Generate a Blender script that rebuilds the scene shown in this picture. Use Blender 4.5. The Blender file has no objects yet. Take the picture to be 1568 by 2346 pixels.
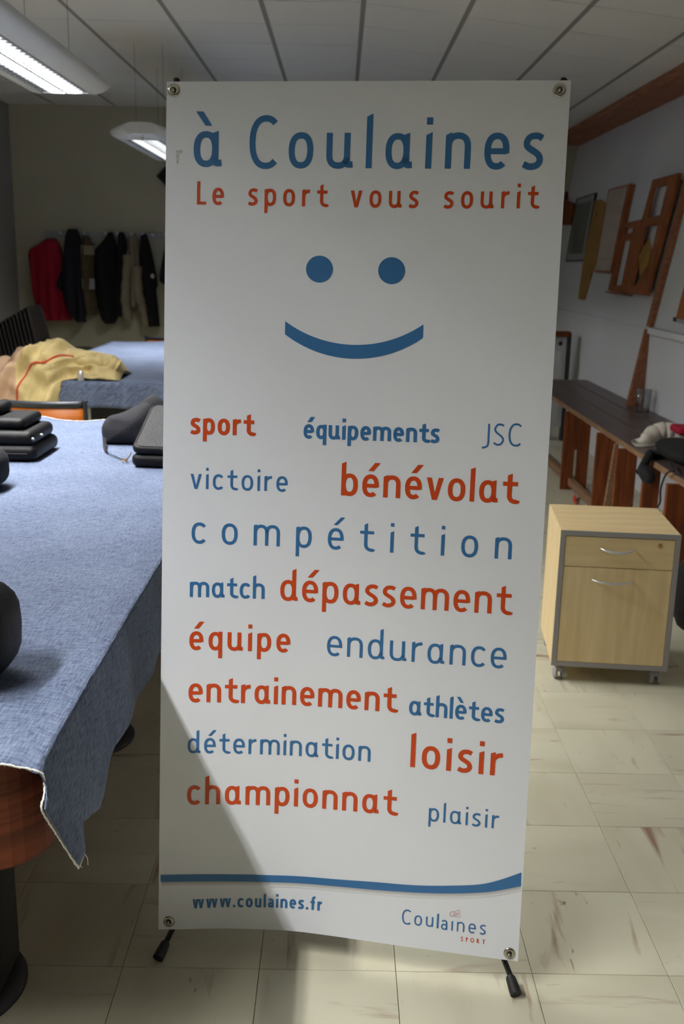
import bpy, bmesh, math, random
from mathutils import Vector, Matrix, noise
random.seed(7)
C = bpy.context.scene.collection
scn = bpy.context.scene
PI = math.pi
V = Vector

# ------------------------------------------------------------------ camera
F_PX, YAW, PITCH, ROLL, CAM_H = 2296.8, 0.0054, 0.2453, -0.0203, 1.5103
_fwd = V((math.sin(YAW)*math.cos(PITCH), math.cos(YAW)*math.cos(PITCH), -math.sin(PITCH)))
_rt = V((math.cos(YAW), -math.sin(YAW), 0)); _dn = -_rt.cross(_fwd)
R_RT = math.cos(ROLL)*_rt + math.sin(ROLL)*_dn
R_DN = -math.sin(ROLL)*_rt + math.cos(ROLL)*_dn
CAM = V((0, 0, CAM_H))
cd = bpy.data.cameras.new('camera'); cam = bpy.data.objects.new('camera', cd); C.objects.link(cam)
m3 = Matrix((R_RT, -R_DN, -_fwd)).transposed()
cam.matrix_world = Matrix.Translation(CAM) @ m3.to_4x4()
cd.sensor_fit = 'HORIZONTAL'; cd.sensor_width = 36; cd.lens = F_PX/1568*36
cd.clip_start = .05; cd.clip_end = 60
cd.dof.use_dof = True; cd.dof.focus_distance = 2.05; cd.dof.aperture_fstop = 9.0
scn.camera = cam
# ------------------------------------------------------------------ world, exposure
w = bpy.data.worlds.new('world'); scn.world = w; w.use_nodes = True
w.node_tree.nodes['Background'].inputs[0].default_value = (.6, .7, .9, 1)
w.node_tree.nodes['Background'].inputs[1].default_value = .0
vs = scn.view_settings
vs.view_transform = 'Standard'; vs.look = 'None'; vs.gamma = 1; vs.use_curve_mapping = False
vs.exposure = -0.22
# ------------------------------------------------------------------ ceiling lamps' light (fixtures are built further down)
LAMPS = [(-1.17, .80, 168, 33, 106, 1.5), (-1.40, 4.00, 440, 40, 126, 2.8), (-1.40, 8.15, 160, 30, 126, 1.5)]     # x, y centre, power, throw angle, spread, length
LAMP_Z, LAMP_W = 2.30, .24
for x, y, p, tilt_, spr_, len_ in LAMPS:
    for s_ in (-1, 1):       # one strip per tube, its reflector throwing the light across to the other side
        ld = bpy.data.lights.new('tube_light', 'AREA'); ld.shape = 'RECTANGLE'
        ld.size = .10; ld.size_y = len_-.05; ld.energy = p/2; ld.color = (1, .99, .972); ld.spread = math.radians(spr_)
        lo = bpy.data.objects.new('tube_light', ld); C.objects.link(lo); lo.location = (x+s_*.052, y, LAMP_Z+.05)
        lo.rotation_euler = (0, s_*math.radians(tilt_), 0)

# ------------------------------------------------------------------ measuring helpers (a pixel's ray met with a real plane)
def ray(px, py):
    return R_RT*((px-784)/F_PX) + R_DN*((py-1173)/F_PX) + _fwd
def onz(px, py, z): v = ray(px, py); return CAM + v*((z-CAM.z)/v.z)
def ony(px, py, y): v = ray(px, py); return CAM + v*((y-CAM.y)/v.y)
def onx(px, py, x): v = ray(px, py); return CAM + v*((x-CAM.x)/v.x)

# ------------------------------------------------------------------ materials
def srgb(r, g, b):
    f = lambda c: (c/255/12.92) if c/255 <= .04045 else ((c/255+.055)/1.055)**2.4
    return (f(r), f(g), f(b), 1)
def mat(name, col, rough=.6, metal=0, noise_amt=0, nscale=20, stretch=(1, 1, 1), bump=0, bscale=200, spec=.5, col2=None, coords='Object', detail=4, sheen=0, distort=0):
    m = bpy.data.materials.new(name); m.use_nodes = True
    nt = m.node_tree; N = nt.nodes; L = nt.links; b = N['Principled BSDF']
    b.inputs['Base Color'].default_value = col; b.inputs['Roughness'].default_value = rough
    b.inputs['Metallic'].default_value = metal; b.inputs['Specular IOR Level'].default_value = spec
    if sheen: b.inputs['Sheen Weight'].default_value = sheen
    tc = N.new('ShaderNodeTexCoord')
    if noise_amt or col2:
        mp = N.new('ShaderNodeMapping'); mp.inputs['Scale'].default_value = stretch
        nz = N.new('ShaderNodeTexNoise'); nz.inputs['Scale'].default_value = nscale; nz.inputs['Detail'].default_value = detail
        nz.inputs['Distortion'].default_value = distort
        mx = N.new('ShaderNodeMix'); mx.data_type = 'RGBA'
        c2 = col2 if col2 else tuple(c*(1-noise_amt) for c in col[:3])+(1,)
        mx.inputs[6].default_value = col; mx.inputs[7].default_value = c2
        rp = N.new('ShaderNodeMapRange'); rp.inputs[1].default_value = .35; rp.inputs[2].default_value = .65
        L.new(tc.outputs[coords], mp.inputs[0]); L.new(mp.outputs[0], nz.inputs['Vector'])
        L.new(nz.outputs['Fac'], rp.inputs[0]); L.new(rp.outputs[0], mx.inputs[0]); L.new(mx.outputs[2], b.inputs['Base Color'])
    if bump:
        n2 = N.new('ShaderNodeTexNoise'); n2.inputs['Scale'].default_value = bscale; n2.inputs['Detail'].default_value = 3
        bp = N.new('ShaderNodeBump'); bp.inputs['Strength'].default_value = bump; bp.inputs['Distance'].default_value = .01
        L.new(tc.outputs[coords], n2.inputs['Vector']); L.new(n2.outputs['Fac'], bp.inputs['Height']); L.new(bp.outputs[0], b.inputs['Normal'])
    return m
M = {}
M['wall_back'] = mat('wall_paint_cream', srgb(184, 180, 158), .85, noise_amt=.05, nscale=2, bump=.1, bscale=300)
M['wall_white'] = mat('wall_paint_white', srgb(216, 218, 223), .85, noise_amt=.05, nscale=2, bump=.15, bscale=120)
M['wall_dark'] = mat('wall_paint_grey', srgb(150, 150, 148), .85, noise_amt=.05, nscale=2)
M['panel'] = mat('ceiling_board', srgb(228, 226, 220), .9, noise_amt=.05, nscale=60, bump=.25, bscale=150)
M['grid'] = mat('ceiling_grid', srgb(146, 144, 137), .8)
M['beam'] = mat('stained_beam', srgb(168, 110, 78), .6, nscale=6, stretch=(8, 1, 8), col2=srgb(136, 84, 58))
M['vinyl'] = mat('banner_vinyl', srgb(230, 233, 240), .42, noise_amt=.015, nscale=3, bump=.06, bscale=500)
M['blue'] = mat('blue_print', srgb(54, 112, 166), .42)
M['red'] = mat('red_print', srgb(206, 72, 20), .42)
M['rose'] = mat('rose_print', srgb(196, 150, 150), .42)
M['black'] = mat('black_plastic', srgb(26, 26, 28), .45, bump=.05, bscale=300)
M['rubber'] = mat('black_rubber', srgb(22, 22, 24), .6)
M['steel'] = mat('nickel', srgb(185, 180, 168), .28, 1)
M['brass'] = mat('brass', srgb(190, 150, 90), .3, 1)
M['leather'] = mat('black_leather', srgb(19, 19, 21), .48, spec=.22, noise_amt=.3, nscale=8, bump=.25, bscale=240)
M['cloth_black'] = mat('black_cloth', srgb(14, 14, 17), .9, bump=.3, bscale=90)
M['cloth_navy'] = mat('navy_cloth', srgb(26, 27, 38), .9, bump=.3, bscale=90)
M['cloth_red'] = mat('crimson_cloth', srgb(170, 8, 48), .85, noise_amt=.2, nscale=12, bump=.3, bscale=90)
M['cloth_olive'] = mat('olive_cloth', srgb(92, 82, 58), .85, noise_amt=.2, nscale=12, bump=.3, bscale=90)
M['cloth_beige'] = mat('beige_cloth', srgb(150, 138, 116), .85, noise_amt=.15, nscale=12, bump=.3, bscale=90)
M['cloth_white'] = mat('white_cloth', srgb(205, 198, 186), .85, bump=.3, bscale=90)
M['cloth_grey'] = mat('charcoal_nylon', srgb(40, 40, 44), .8, spec=.2, noise_amt=.2, nscale=14, bump=.3, bscale=160)
M['tan'] = mat('tan_jacket_fabric', srgb(222, 200, 140), .6, noise_amt=.2, nscale=7, bump=.9, bscale=16)
M['lining'] = mat('jacket_shell_pink', srgb(206, 172, 140), .7, noise_amt=.1, nscale=6)
M['piping'] = mat('red_piping', srgb(200, 60, 44), .7)
M['orangewood'] = mat('beech_veneer', srgb(166, 92, 26), .38, nscale=5, stretch=(1, 8, 14), col2=srgb(146, 76, 18), spec=.15)
M['frame_grey'] = mat('charcoal_metal', srgb(62, 64, 70), .4, .3)
M['maple'] = mat('maple_laminate', srgb(222, 199, 152), .5, nscale=4, stretch=(9, 9, .7), col2=srgb(210, 184, 136))
M['maple_h'] = mat('maple_laminate_across', srgb(222, 199, 152), .5, nscale=4, stretch=(.7, 6, 9), col2=srgb(211, 186, 138))
M['cab_grey'] = mat('grey_edging', srgb(146, 143, 142), .5)
M['silver'] = mat('silver_handle', srgb(205, 203, 200), .3, .6)
M['bench_top'] = mat('dark_stained_board', srgb(92, 80, 78), .38, nscale=6, stretch=(10, 1, 10), col2=srgb(76, 64, 62))
M['bench_edge'] = mat('worn_board_edge', srgb(150, 118, 88), .6, nscale=6, stretch=(10, 1, 10), col2=srgb(124, 90, 66))
M['bench_leg'] = mat('brown_plank', srgb(134, 70, 32), .6, nscale=5, stretch=(9, 9, .8), col2=srgb(98, 48, 20), spec=.3)
M['frame_wood'] = mat('brown_frame_wood', srgb(168, 98, 52), .5, nscale=7, stretch=(3, 3, 1), col2=srgb(134, 74, 38))
M['yellow_wood'] = mat('varnished_pine', srgb(176, 136, 66), .5, nscale=7, stretch=(6, 6, 1), col2=srgb(150, 108, 50))
M['paper'] = mat('aged_paper', srgb(196, 180, 168), .8, nscale=9, col2=srgb(182, 168, 160))
M['cork'] = mat('cork', srgb(178, 108, 62), .85, noise_amt=.25, nscale=120)
M['grey_print'] = mat('grey_picture', srgb(108, 110, 106), .5, nscale=5, col2=srgb(92, 94, 92))
M['white_frame'] = mat('pale_mount', srgb(160, 164, 168), .6)
M['apron'] = mat('mahogany_laminate', srgb(122, 60, 34), .55, nscale=3, stretch=(1.2, 1.2, 14), col2=srgb(84, 38, 20), spec=.25, distort=1.2)
M['hem'] = mat('frayed_white_thread', srgb(214, 212, 204), .9)
M['white_paint'] = mat('white_enamel', srgb(206, 208, 212), .4)
M['wire'] = mat('thin_wire', srgb(70, 70, 70), .5)
M['red_gloss'] = mat('red_plastic', srgb(190, 20, 60), .5)
M['orange_cable'] = mat('orange_cable', srgb(220, 80, 30), .5)
# lamp reflector
M['reflector'] = mat('louver_metal', srgb(50, 52, 54), .5, spec=.2)
# clear plastic
m = bpy.data.materials.new('clear_plastic'); m.use_nodes = True; b = m.node_tree.nodes['Principled BSDF']
nt = m.node_tree; tr = nt.nodes.new('ShaderNodeBsdfTransparent'); tr.inputs[0].default_value = (.97, .97, .98, 1); gl = nt.nodes.new('ShaderNodeBsdfGlossy'); gl.inputs['Roughness'].default_value = .12
fr = nt.nodes.new('ShaderNodeLayerWeight'); fr.inputs[0].default_value = .35; mxs = nt.nodes.new('ShaderNodeMixShader'); nt.links.new(fr.outputs['Facing'], mxs.inputs[0]); nt.links.new(tr.outputs[0], mxs.inputs[1]); nt.links.new(gl.outputs[0], mxs.inputs[2])
nt.links.new(mxs.outputs[0], nt.nodes['Material Output'].inputs[0]); M['clear'] = m
# fluorescent tube
m = bpy.data.materials.new('fluorescent_tube'); m.use_nodes = True; b = m.node_tree.nodes['Principled BSDF']
b.inputs['Emission Color'].default_value = (1, .98, .95, 1); b.inputs['Emission Strength'].default_value = 3; M['tube'] = m

def denim_material():
    m = bpy.data.materials.new('blue_denim'); m.use_nodes = True
    nt = m.node_tree; N = nt.nodes; L = nt.links; b = N['Principled BSDF']
    b.inputs['Roughness'].default_value = .85; b.inputs['Specular IOR Level'].default_value = .2
    tc = N.new('ShaderNodeTexCoord')
    def nz(scale, stretch, rot, detail=3):
        mp = N.new('ShaderNodeMapping'); mp.inputs['Scale'].default_value = stretch; mp.inputs['Rotation'].default_value = (0, 0, rot)
        n = N.new('ShaderNodeTexNoise'); n.inputs['Scale'].default_value = scale; n.inputs['Detail'].default_value = detail
        L.new(tc.outputs['UV'], mp.inputs[0]); L.new(mp.outputs[0], n.inputs['Vector']); return n
    a = nz(260, (1, .14, 1), -.6); c = nz(200, (.16, 1, 1), 0); e = nz(5, (1, 1, 1), 0)
    add = N.new('ShaderNodeMath'); add.operation = 'ADD'; L.new(a.outputs['Fac'], add.inputs[0]); L.new(c.outputs['Fac'], add.inputs[1])
    ad2 = N.new('ShaderNodeMath'); ad2.operation = 'MULTIPLY_ADD'; L.new(e.outputs['Fac'], ad2.inputs[0]); ad2.inputs[1].default_value = .35; L.new(add.outputs[0], ad2.inputs[2])
    cr = N.new('ShaderNodeValToRGB'); L.new(ad2.outputs[0], cr.inputs[0])
    mr = N.new('ShaderNodeMapRange'); mr.inputs[1].default_value = .8; mr.inputs[2].default_value = 1.55; L.new(ad2.outputs[0], mr.inputs[0]); L.new(mr.outputs[0], cr.inputs[0])
    cr.color_ramp.elements[0].color = srgb(60, 71, 98); cr.color_ramp.elements[1].color = srgb(126, 138, 161)
    L.new(cr.outputs[0], b.inputs['Base Color'])
    bp = N.new('ShaderNodeBump'); bp.inputs['Strength'].default_value = .3; bp.inputs['Distance'].default_value = .004
    L.new(add.outputs[0], bp.inputs['Height']); L.new(bp.outputs[0], b.inputs['Normal'])
    return m
M['denim'] = denim_material()

def tile_material(name, along_x):
    m = bpy.data.materials.new(name); m.use_nodes = True
    nt = m.node_tree; N = nt.nodes; L = nt.links; b = N['Principled BSDF']
    b.inputs['Roughness'].default_value = .38
    tc = N.new('ShaderNodeTexCoord'); oi = N.new('ShaderNodeObjectInfo')
    geo = N.new('ShaderNodeNewGeometry')
    def nz(scale, st, detail=3, dist=.6):
        mp = N.new('ShaderNodeMapping'); mp.inputs['Scale'].default_value = (st, 1, 1) if along_x else (1, st, 1)
        n = N.new('ShaderNodeTexNoise'); n.inputs['Scale'].default_value = scale; n.inputs['Detail'].default_value = detail; n.inputs['Distortion'].default_value = dist
        n.noise_dimensions = '4D'
        L.new(geo.outputs['Position'], mp.inputs[0]); L.new(mp.outputs[0], n.inputs['Vector'])
        mu = N.new('ShaderNodeMath'); mu.operation = 'MULTIPLY'; mu.inputs[1].default_value = 40; L.new(oi.outputs['Random'], mu.inputs[0]); L.new(mu.outputs[0], n.inputs['W'])
        return n
    def mix(fac, a, c2):
        mx = N.new('ShaderNodeMix'); mx.data_type = 'RGBA'; L.new(fac, mx.inputs[0]); L.new(a, mx.inputs[6]); mx.inputs[7].default_value = c2; return mx.outputs[2]
    def rng(src, a, bb):
        r = N.new('ShaderNodeMapRange'); r.inputs[1].default_value = a; r.inputs[2].default_value = bb; L.new(src, r.inputs[0]); return r.outputs[0]
    base = N.new('ShaderNodeRGB'); base.outputs[0].default_value = srgb(200, 197, 174)
    big = rng(nz(5, .3).outputs['Fac'], .4, .75); c1 = mix(big, base.outputs[0], srgb(184, 178, 154))
    st = rng(nz(16, .14, 4, 1.0).outputs['Fac'], .60, .74); c2 = mix(st, c1, srgb(142, 112, 92))
    dk = rng(nz(30, .3, 3, 1.5).outputs['Fac'], .68, .78); c3 = mix(dk, c2, srgb(110, 84, 78))
    L.new(c3, b.inputs['Base Color'])
    n2 = nz(90, 1); bp = N.new('ShaderNodeBump'); bp.inputs['Strength'].default_value = .05; L.new(n2.outputs['Fac'], bp.inputs['Height']); L.new(bp.outputs[0], b.inputs['Normal'])
    return m
M['tile_x'] = tile_material('vinyl_tile_streaks_across', True)
M['tile_y'] = tile_material('vinyl_tile_streaks_along', False)
M['joint'] = mat('dark_joint', srgb(96, 92, 80), .8)

# ------------------------------------------------------------------ building helpers
class MB:
    def __init__(s): s.v = []; s.f = []; s.mi = []; s.sm = []
    def add(s, vs, fs, mi=0, smooth=False):
        o = len(s.v); s.v += [tuple(p) for p in vs]
        for f in fs: s.f.append([i+o for i in f]); s.mi.append(mi); s.sm.append(smooth)
    def box(s, x0, x1, y0, y1, z0, z1, mi=0, mtx=None):
        vs = [V((x, y, z)) for z in (z0, z1) for y in (y0, y1) for x in (x0, x1)]
        if mtx: vs = [mtx @ p for p in vs]
        s.add(vs, [(0, 2, 3, 1), (4, 5, 7, 6), (0, 1, 5, 4), (2, 6, 7, 3), (0, 4, 6, 2), (1, 3, 7, 5)], mi)
    def prism(s, front, back, mi=0):
        n = len(front); s.add(list(front)+list(back), [tuple(range(n)), tuple(reversed(range(n, 2*n)))]+[(i, i+n, (i+1) % n+n, (i+1) % n) for i in range(n)], mi)
    def tube(s, pts, r, n=10, mi=0, closed=False, caps=True):
        pts = [V(p) for p in pts]; K = len(pts); rr = r if hasattr(r, '__len__') else [r]*K
        rings = []; up = None
        for i, p in enumerate(pts):
            if closed: t = pts[(i+1) % K]-pts[i-1]
            else: t = pts[min(i+1, K-1)]-pts[max(i-1, 0)]
            t.normalize()
            if up is None: up = t.orthogonal().normalized()
            up = (up - t*up.dot(t)); up = up.normalized() if up.length > 1e-6 else t.orthogonal().normalized()
            w = t.cross(up)
            rings.append([p+(up*math.cos(a)+w*math.sin(a))*rr[i] for a in [2*PI*k/n for k in range(n)]])
        vs = [q for rg in rings for q in rg]; fs = []
        for i in range(K if closed else K-1):
            j = (i+1) % K
            for k in range(n): fs.append((i*n+k, i*n+(k+1) % n, j*n+(k+1) % n, j*n+k))
        s.add(vs, fs, mi, True)
        if caps and not closed:
            s.add(rings[0], [tuple(reversed(range(n)))], mi); s.add(rings[-1], [tuple(range(n))], mi)
    def lathe(s, prof, c, axis=V((0, 0, 1)), n=32, mi=0, smooth=True):
        axis = V(axis).normalized(); u = axis.orthogonal().normalized(); w = axis.cross(u); c = V(c)
        vs = [c+axis*z+(u*math.cos(2*PI*k/n)+w*math.sin(2*PI*k/n))*r for r, z in prof for k in range(n)]
        fs = [(i*n+k, i*n+(k+1) % n, (i+1)*n+(k+1) % n, (i+1)*n+k) for i in range(len(prof)-1) for k in range(n)]
        s.add(vs, fs, mi, smooth)
    def grid(s, P, mi=0, smooth=True, flip=False):
        R, K = len(P), len(P[0]); vs = [p for row in P for p in row]
        fs = []
        for i in range(R-1):
            for j in range(K-1):
                f = (i*K+j, i*K+j+1, (i+1)*K+j+1, (i+1)*K+j); fs.append(f[::-1] if flip else f)
        s.add(vs, fs, mi, smooth)
    def slab(s, P, off, mi=0, smooth=True):
        """closed thin sheet: grid P plus the same grid moved by off(i,j,p)"""
        R, K = len(P), len(P[0]); Q = [[V(P[i][j])+off for j in range(K)] for i in range(R)]
        s.grid(P, mi, smooth); s.grid(Q, mi, smooth, True)
        rim = [(i, 0) for i in range(R)]+[(R-1, j) for j in range(1, K)]+[(i, K-1) for i in range(R-2, -1, -1)]+[(0, j) for j in range(K-2, 0, -1)]
        vs = [P[i][j] for i, j in rim]+[Q[i][j] for i, j in rim]; n = len(rim)
        s.add(vs, [(i, (i+1) % n, (i+1) % n+n, i+n) for i in range(n)], mi)
    def build(s, name, mats, parent=None, loc=None, bevel=0, uv=None, fix=False):
        me = bpy.data.meshes.new(name)
        off = V(loc) if loc is not None else V((0, 0, 0))
        if parent is not None and loc is None: off = parent.matrix_world.translation if False else V(parent['_w']) if '_w' in parent else V((0, 0, 0))
        me.from_pydata([tuple(V(p)-off) for p in s.v], [], s.f); me.update()
        for m_ in (mats if isinstance(mats, (list, tuple)) else [mats]): me.materials.append(m_)
        me.polygons.foreach_set('material_index', s.mi); me.polygons.foreach_set('use_smooth', s.sm)
        if fix or bevel:
            bm = bmesh.new(); bm.from_mesh(me)
            bmesh.ops.remove_doubles(bm, verts=bm.verts, dist=1e-5)
            bmesh.ops.recalc_face_normals(bm, faces=bm.faces)
            if bevel:
                es = [e for e in bm.edges if len(e.link_faces) == 2 and e.calc_face_angle(0) > .5]
                bmesh.ops.bevel(bm, geom=es, offset=bevel, segments=2, affect='EDGES', profile=.6)
            bm.to_mesh(me); bm.free()
        if uv:
            ul = me.uv_layers.new(name='UVMap')
            for lp in me.loops:
                p = me.vertices[lp.vertex_index].co+off; ul.data[lp.index].uv = uv(p)
        o = bpy.data.objects.new(name, me); C.objects.link(o)
        if parent is not None: o.parent = parent; 
        if loc is not None and parent is None: o.location = loc; o['_w'] = tuple(loc)
        elif parent is not None: o['_w'] = tuple(off)
        return o
def tag(o, label=None, cat=None, group=None, kind=None):
    for k, v_ in (('label', label), ('category', cat), ('group', group), ('kind', kind)):
        if v_: o[k] = v_
    return o
def thing(name, label, cat, loc=(0, 0, 0), group=None):
    o = bpy.data.objects.new(name, None); C.objects.link(o); o.location = loc; o['_w'] = tuple(loc); o.empty_display_size = .1
    return tag(o, label, cat, group)
def sub(o, m):   # rounding: subdivision on a cage
    md = o.modifiers.new('smooth', 'SUBSURF'); md.levels = m; md.render_levels = m
    for p in o.data.polygons: p.use_smooth = True
    return o
def catmull(pts, n=8):
    pts = [V(p) for p in pts]; out = []
    for i in range(len(pts)-1):
        p0, p1, p2, p3 = pts[max(i-1, 0)], pts[i], pts[i+1], pts[min(i+2, len(pts)-1)]
        for k in range(n):
            t = k/n
            out.append(.5*((2*p1)+(p2-p0)*t+(2*p0-5*p1+4*p2-p3)*t*t+(3*p1-p0-3*p2+p3)*t**3))
    out.append(pts[-1]); return out
def lerp(a, b, t): return a+(b-a)*t
def interp(x, tab):
    if x <= tab[0][0]: return tab[0][1]
    for (a, va), (b_, vb) in zip(tab, tab[1:]):
        if x <= b_: return lerp(va, vb, (x-a)/(b_-a))
    return tab[-1][1]
def rounded_box(x0, x1, y0, y1, z0, z1, r, mb, mtx=None, n=4, mi=0):
    """solid with rounded vertical and horizontal edges"""
    rows = []
    def ring(ins, z):
        pts = []
        for cx, cy, a0 in ((x1-r, y1-r, 0), (x0+r, y1-r, 90), (x0+r, y0+r, 180), (x1-r, y0+r, 270)):
            for k in range(n+1):
                a = math.radians(a0+90*k/n); pts.append(V((cx+(r-ins)*math.cos(a), cy+(r-ins)*math.sin(a), z)))
        return pts
    re = min(r, (z1-z0)/2)*.9
    for k in range(n+1):
        a = PI/2*k/n; rows.append(ring(re*(1-math.sin(a)), z0+re*(1-math.cos(a))))
    for k in range(n+1):
        a = PI/2*k/n; rows.append(ring(re*(1-math.cos(a)), z1-re*(1-math.sin(a))))
    if mtx: rows = [[mtx @ p for p in rw] for rw in rows]
    K = len(rows[0]); vs = [p for rw in rows for p in rw]
    fs = [(i*K+k, i*K+(k+1) % K, (i+1)*K+(k+1) % K, (i+1)*K+k) for i in range(len(rows)-1) for k in range(K)]
    mb.add(vs, fs, mi, True); mb.add(rows[0], [tuple(reversed(range(K)))], mi, True); mb.add(rows[-1], [tuple(range(K))], mi, True)

# ================================================================== THE SETTING
XL, XR, YB, YF, ZC = -3.37, 2.10, 10.73, -4.6, 2.973
GX, GY = -.1509, 1.8908            # a floor joint crossing
# floor: slab with every tile a piece
mb = MB(); mb.box(XL, XR+.5, YF, YB, -.12, -.006); floor = tag(mb.build('floor', M['joint']), kind='structure')
def tile_mesh(name, sx, sy, th, ins, m_):
    a = MB(); t = ins*1.0; hx, hy = sx/2-ins, sy/2-ins; c = .0008
    lo = [(-hx, -hy, -th), (hx, -hy, -th), (hx, hy, -th), (-hx, hy, -th)]
    mid = [(x, y, -c) for x, y, z in lo]; top = [(x-c*math.copysign(1, x), y-c*math.copysign(1, y), 0) for x, y, z in lo]
    fs = [(0, 1, 5, 4), (1, 2, 6, 5), (2, 3, 7, 6), (3, 0, 4, 7), (4, 5, 9, 8), (5, 6, 10, 9), (6, 7, 11, 10), (7, 4, 8, 11), (8, 9, 10, 11)]
    me = bpy.data.meshes.new(name); me.from_pydata(lo+mid+top, [], fs); me.materials.append(m_); me.update(); return me
tm = [tile_mesh('tile', .3, .3, .006, .0006, M['tile_x']), tile_mesh('tile', .3, .3, .006, .0006, M['tile_y'])]
rest = MB()
for i in range(-11, 9):
    for j in range(-22, 30):
        cx, cy = GX+.3*i+.15, GY+.3*j+.15
        if -4 <= i <= 7 and -3 <= j <= 20:
            o = bpy.data.objects.new('tile', tm[(i+j+1) % 2]); C.objects.link(o); o.location = (cx, cy, 0); o.parent = floor
        elif cx > XL-.1 and YF-.1 < cy < YB+.1:
            rest.box(max(cx-.1492, XL), cx+.1492, max(cy-.1492, YF), min(cy+.1492, YB), -.006, 0, (i+j+1) % 2)
tag(rest.build('tile_field', [M['tile_x'], M['tile_y']], floor), kind='stuff')

# ceiling: flat part left of the fold, sloped part right of it
FX, SL = .1002, .108
def ceil_pt(x, y, d=0):
    if x <= FX: return V((x, y, ZC+d))
    return V((x, y, ZC-math.tan(SL)*(x-FX)+d))
mb = MB()
for y0, y1 in ((YF, YB),):
    prof = [ceil_pt(XL, 0, .0025), ceil_pt(FX, 0, .0025), ceil_pt(2.9, 0, .0025), ceil_pt(2.9, 0, .15), ceil_pt(FX, 0, .15), ceil_pt(XL, 0, .15)]
    mb.prism([V((p.x, y0, p.z)) for p in prof], [V((p.x, y1, p.z)) for p in prof])
ceiling = tag(mb.build('ceiling', M['grid'], fix=True), kind='structure')
pm = tile_mesh('ceiling_panel', .6, .6, .0022, .0055, M['panel']); 
# panels face down: mesh mirrored in z, narrower across so that the main runners show
for v_ in pm.vertices: v_.co.z *= -1; v_.co.x *= (.3-.015)/(.3-.0055)
pm.flip_normals()
GYC = 6.9842; rest = MB()
for i in range(-6, 5):
    for j in range(-20, 7):
        if i < 0: cx = FX+.6*i+.3; x0 = cx
        y = GYC+.6*j+.3
        if y+.3 < YF or y-.3 > YB+.05: continue
        if i < 0: M4 = Matrix.Translation((FX+.6*i+.3, y, ZC))
        else:
            c_ = math.cos(SL)*(.6*i+.3); M4 = Matrix.Translation((FX+c_, y, ZC-math.sin(SL)*(.6*i+.3))) @ Matrix.Rotation(SL, 4, 'Y')
        if -3 <= j and i >= -6 and y < YB-.2:
            o = bpy.data.objects.new('ceiling_panel', pm); C.objects.link(o); o.matrix_world = M4; o.parent = ceiling
        else:
            hy1 = min(.296, YB-y)
            vs = [M4 @ V(p) for p in ((-.287, -.296, 0), (.287, -.296, 0), (.287, hy1, 0), (-.287, hy1, 0), (-.287, -.296, .0022), (.287, -.296, .0022), (.287, hy1, .0022), (-.287, hy1, .0022))]
            rest.add(vs, [(3, 2, 1, 0), (0, 1, 5, 4), (1, 2, 6, 5), (2, 3, 7, 6), (3, 0, 4, 7)])
tag(rest.build('ceiling_panel_field', M['panel'], ceiling), kind='stuff')

def struct(name, mb_, m_, **k): return tag(mb_.build(name, m_, **k), kind='structure')
mb = MB(); mb.box(XL-.1, 2.9, YB, YB+.12, -.1, 3.2); struct('wall_back', mb, M['wall_back'])
mb = MB(); mb.box(XL-.12, XL, YF, YB, -.1, 3.2); struct('wall_left', mb, M['wall_dark'])
mb = MB(); mb.box(XL-.1, 2.9, YF-.12, YF, -.1, 3.2); struct('wall_front', mb, mat('wall_paint_umber', srgb(92, 84, 76), .85, noise_amt=.05, nscale=2))
KW = .17; WX0 = 2.105              # the upper right wall leans outwards
mb = MB(); pr = [(2.095, -.1), (2.095, 1.105), (WX0+.006, 1.112), (WX0+KW*(3.1-1.07), 3.1), (2.85, 3.1), (2.85, -.1)]
mb.prism([V((x, YF, z)) for x, z in pr], [V((x, YB, z)) for x, z in pr]); struct('wall_right', mb, M['wall_white'], fix=True)
mb = MB(); mb.box(2.055, 2.094, YF+.02, 6.80, 1.078, 1.118); struct('trim_1', mb, M['wall_white'], bevel=.003)
# the dark timber under the slope, along the right wall
mb = MB(); x0 = 2.108
bp_ = [(x0, ceil_pt(x0, 0).z-.004), (x0, ceil_pt(x0, 0).z-.055), (2.385, 2.685), (2.44, 2.685), (2.44, ceil_pt(2.44, 0).z-.002)]
mb.prism([V((x, YF+.01, z)) for x, z in bp_], [V((x, YB-.01, z)) for x, z in bp_]); struct('trim_2', mb, M['beam'], fix=True)

# ================================================================== BANNER STAND
TL, TR, BL, BR = ony(382, 187, 2.1578), ony(1309, 184, 2.0644), ony(363, 2130, 1.9361), ony(1187, 2203, 1.8428)
BN = (TR-BL).cross(BR-TL); BN.normalize()
if BN.y > 0: BN = -BN           # towards the viewer's side
SAG = [(0, 0), (.08, .010), (.18, .024), (.29, .032), (.36, .036), (.42, .035), (.55, .027), (.67, .018), (.85, .008), (1, 0)]
def sag(u): 
    # smooth table
    return (interp(u-.04, SAG)+interp(u, SAG)*2+interp(u+.04, SAG))/4 if 0 < u < 1 else 0
def S(u, v_, off=0):
    p = lerp(lerp(BL, BR, u), lerp(TL, TR, u), v_)
    return p + V((0, 1, 0))*sag(u)*max(0, 1-v_)**1.6 + BN*off
def project(p):
    q = p-CAM; z = q.dot(_fwd); return 784+F_PX*q.dot(R_RT)/z, 1173+F_PX*q.dot(R_DN)/z
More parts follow.
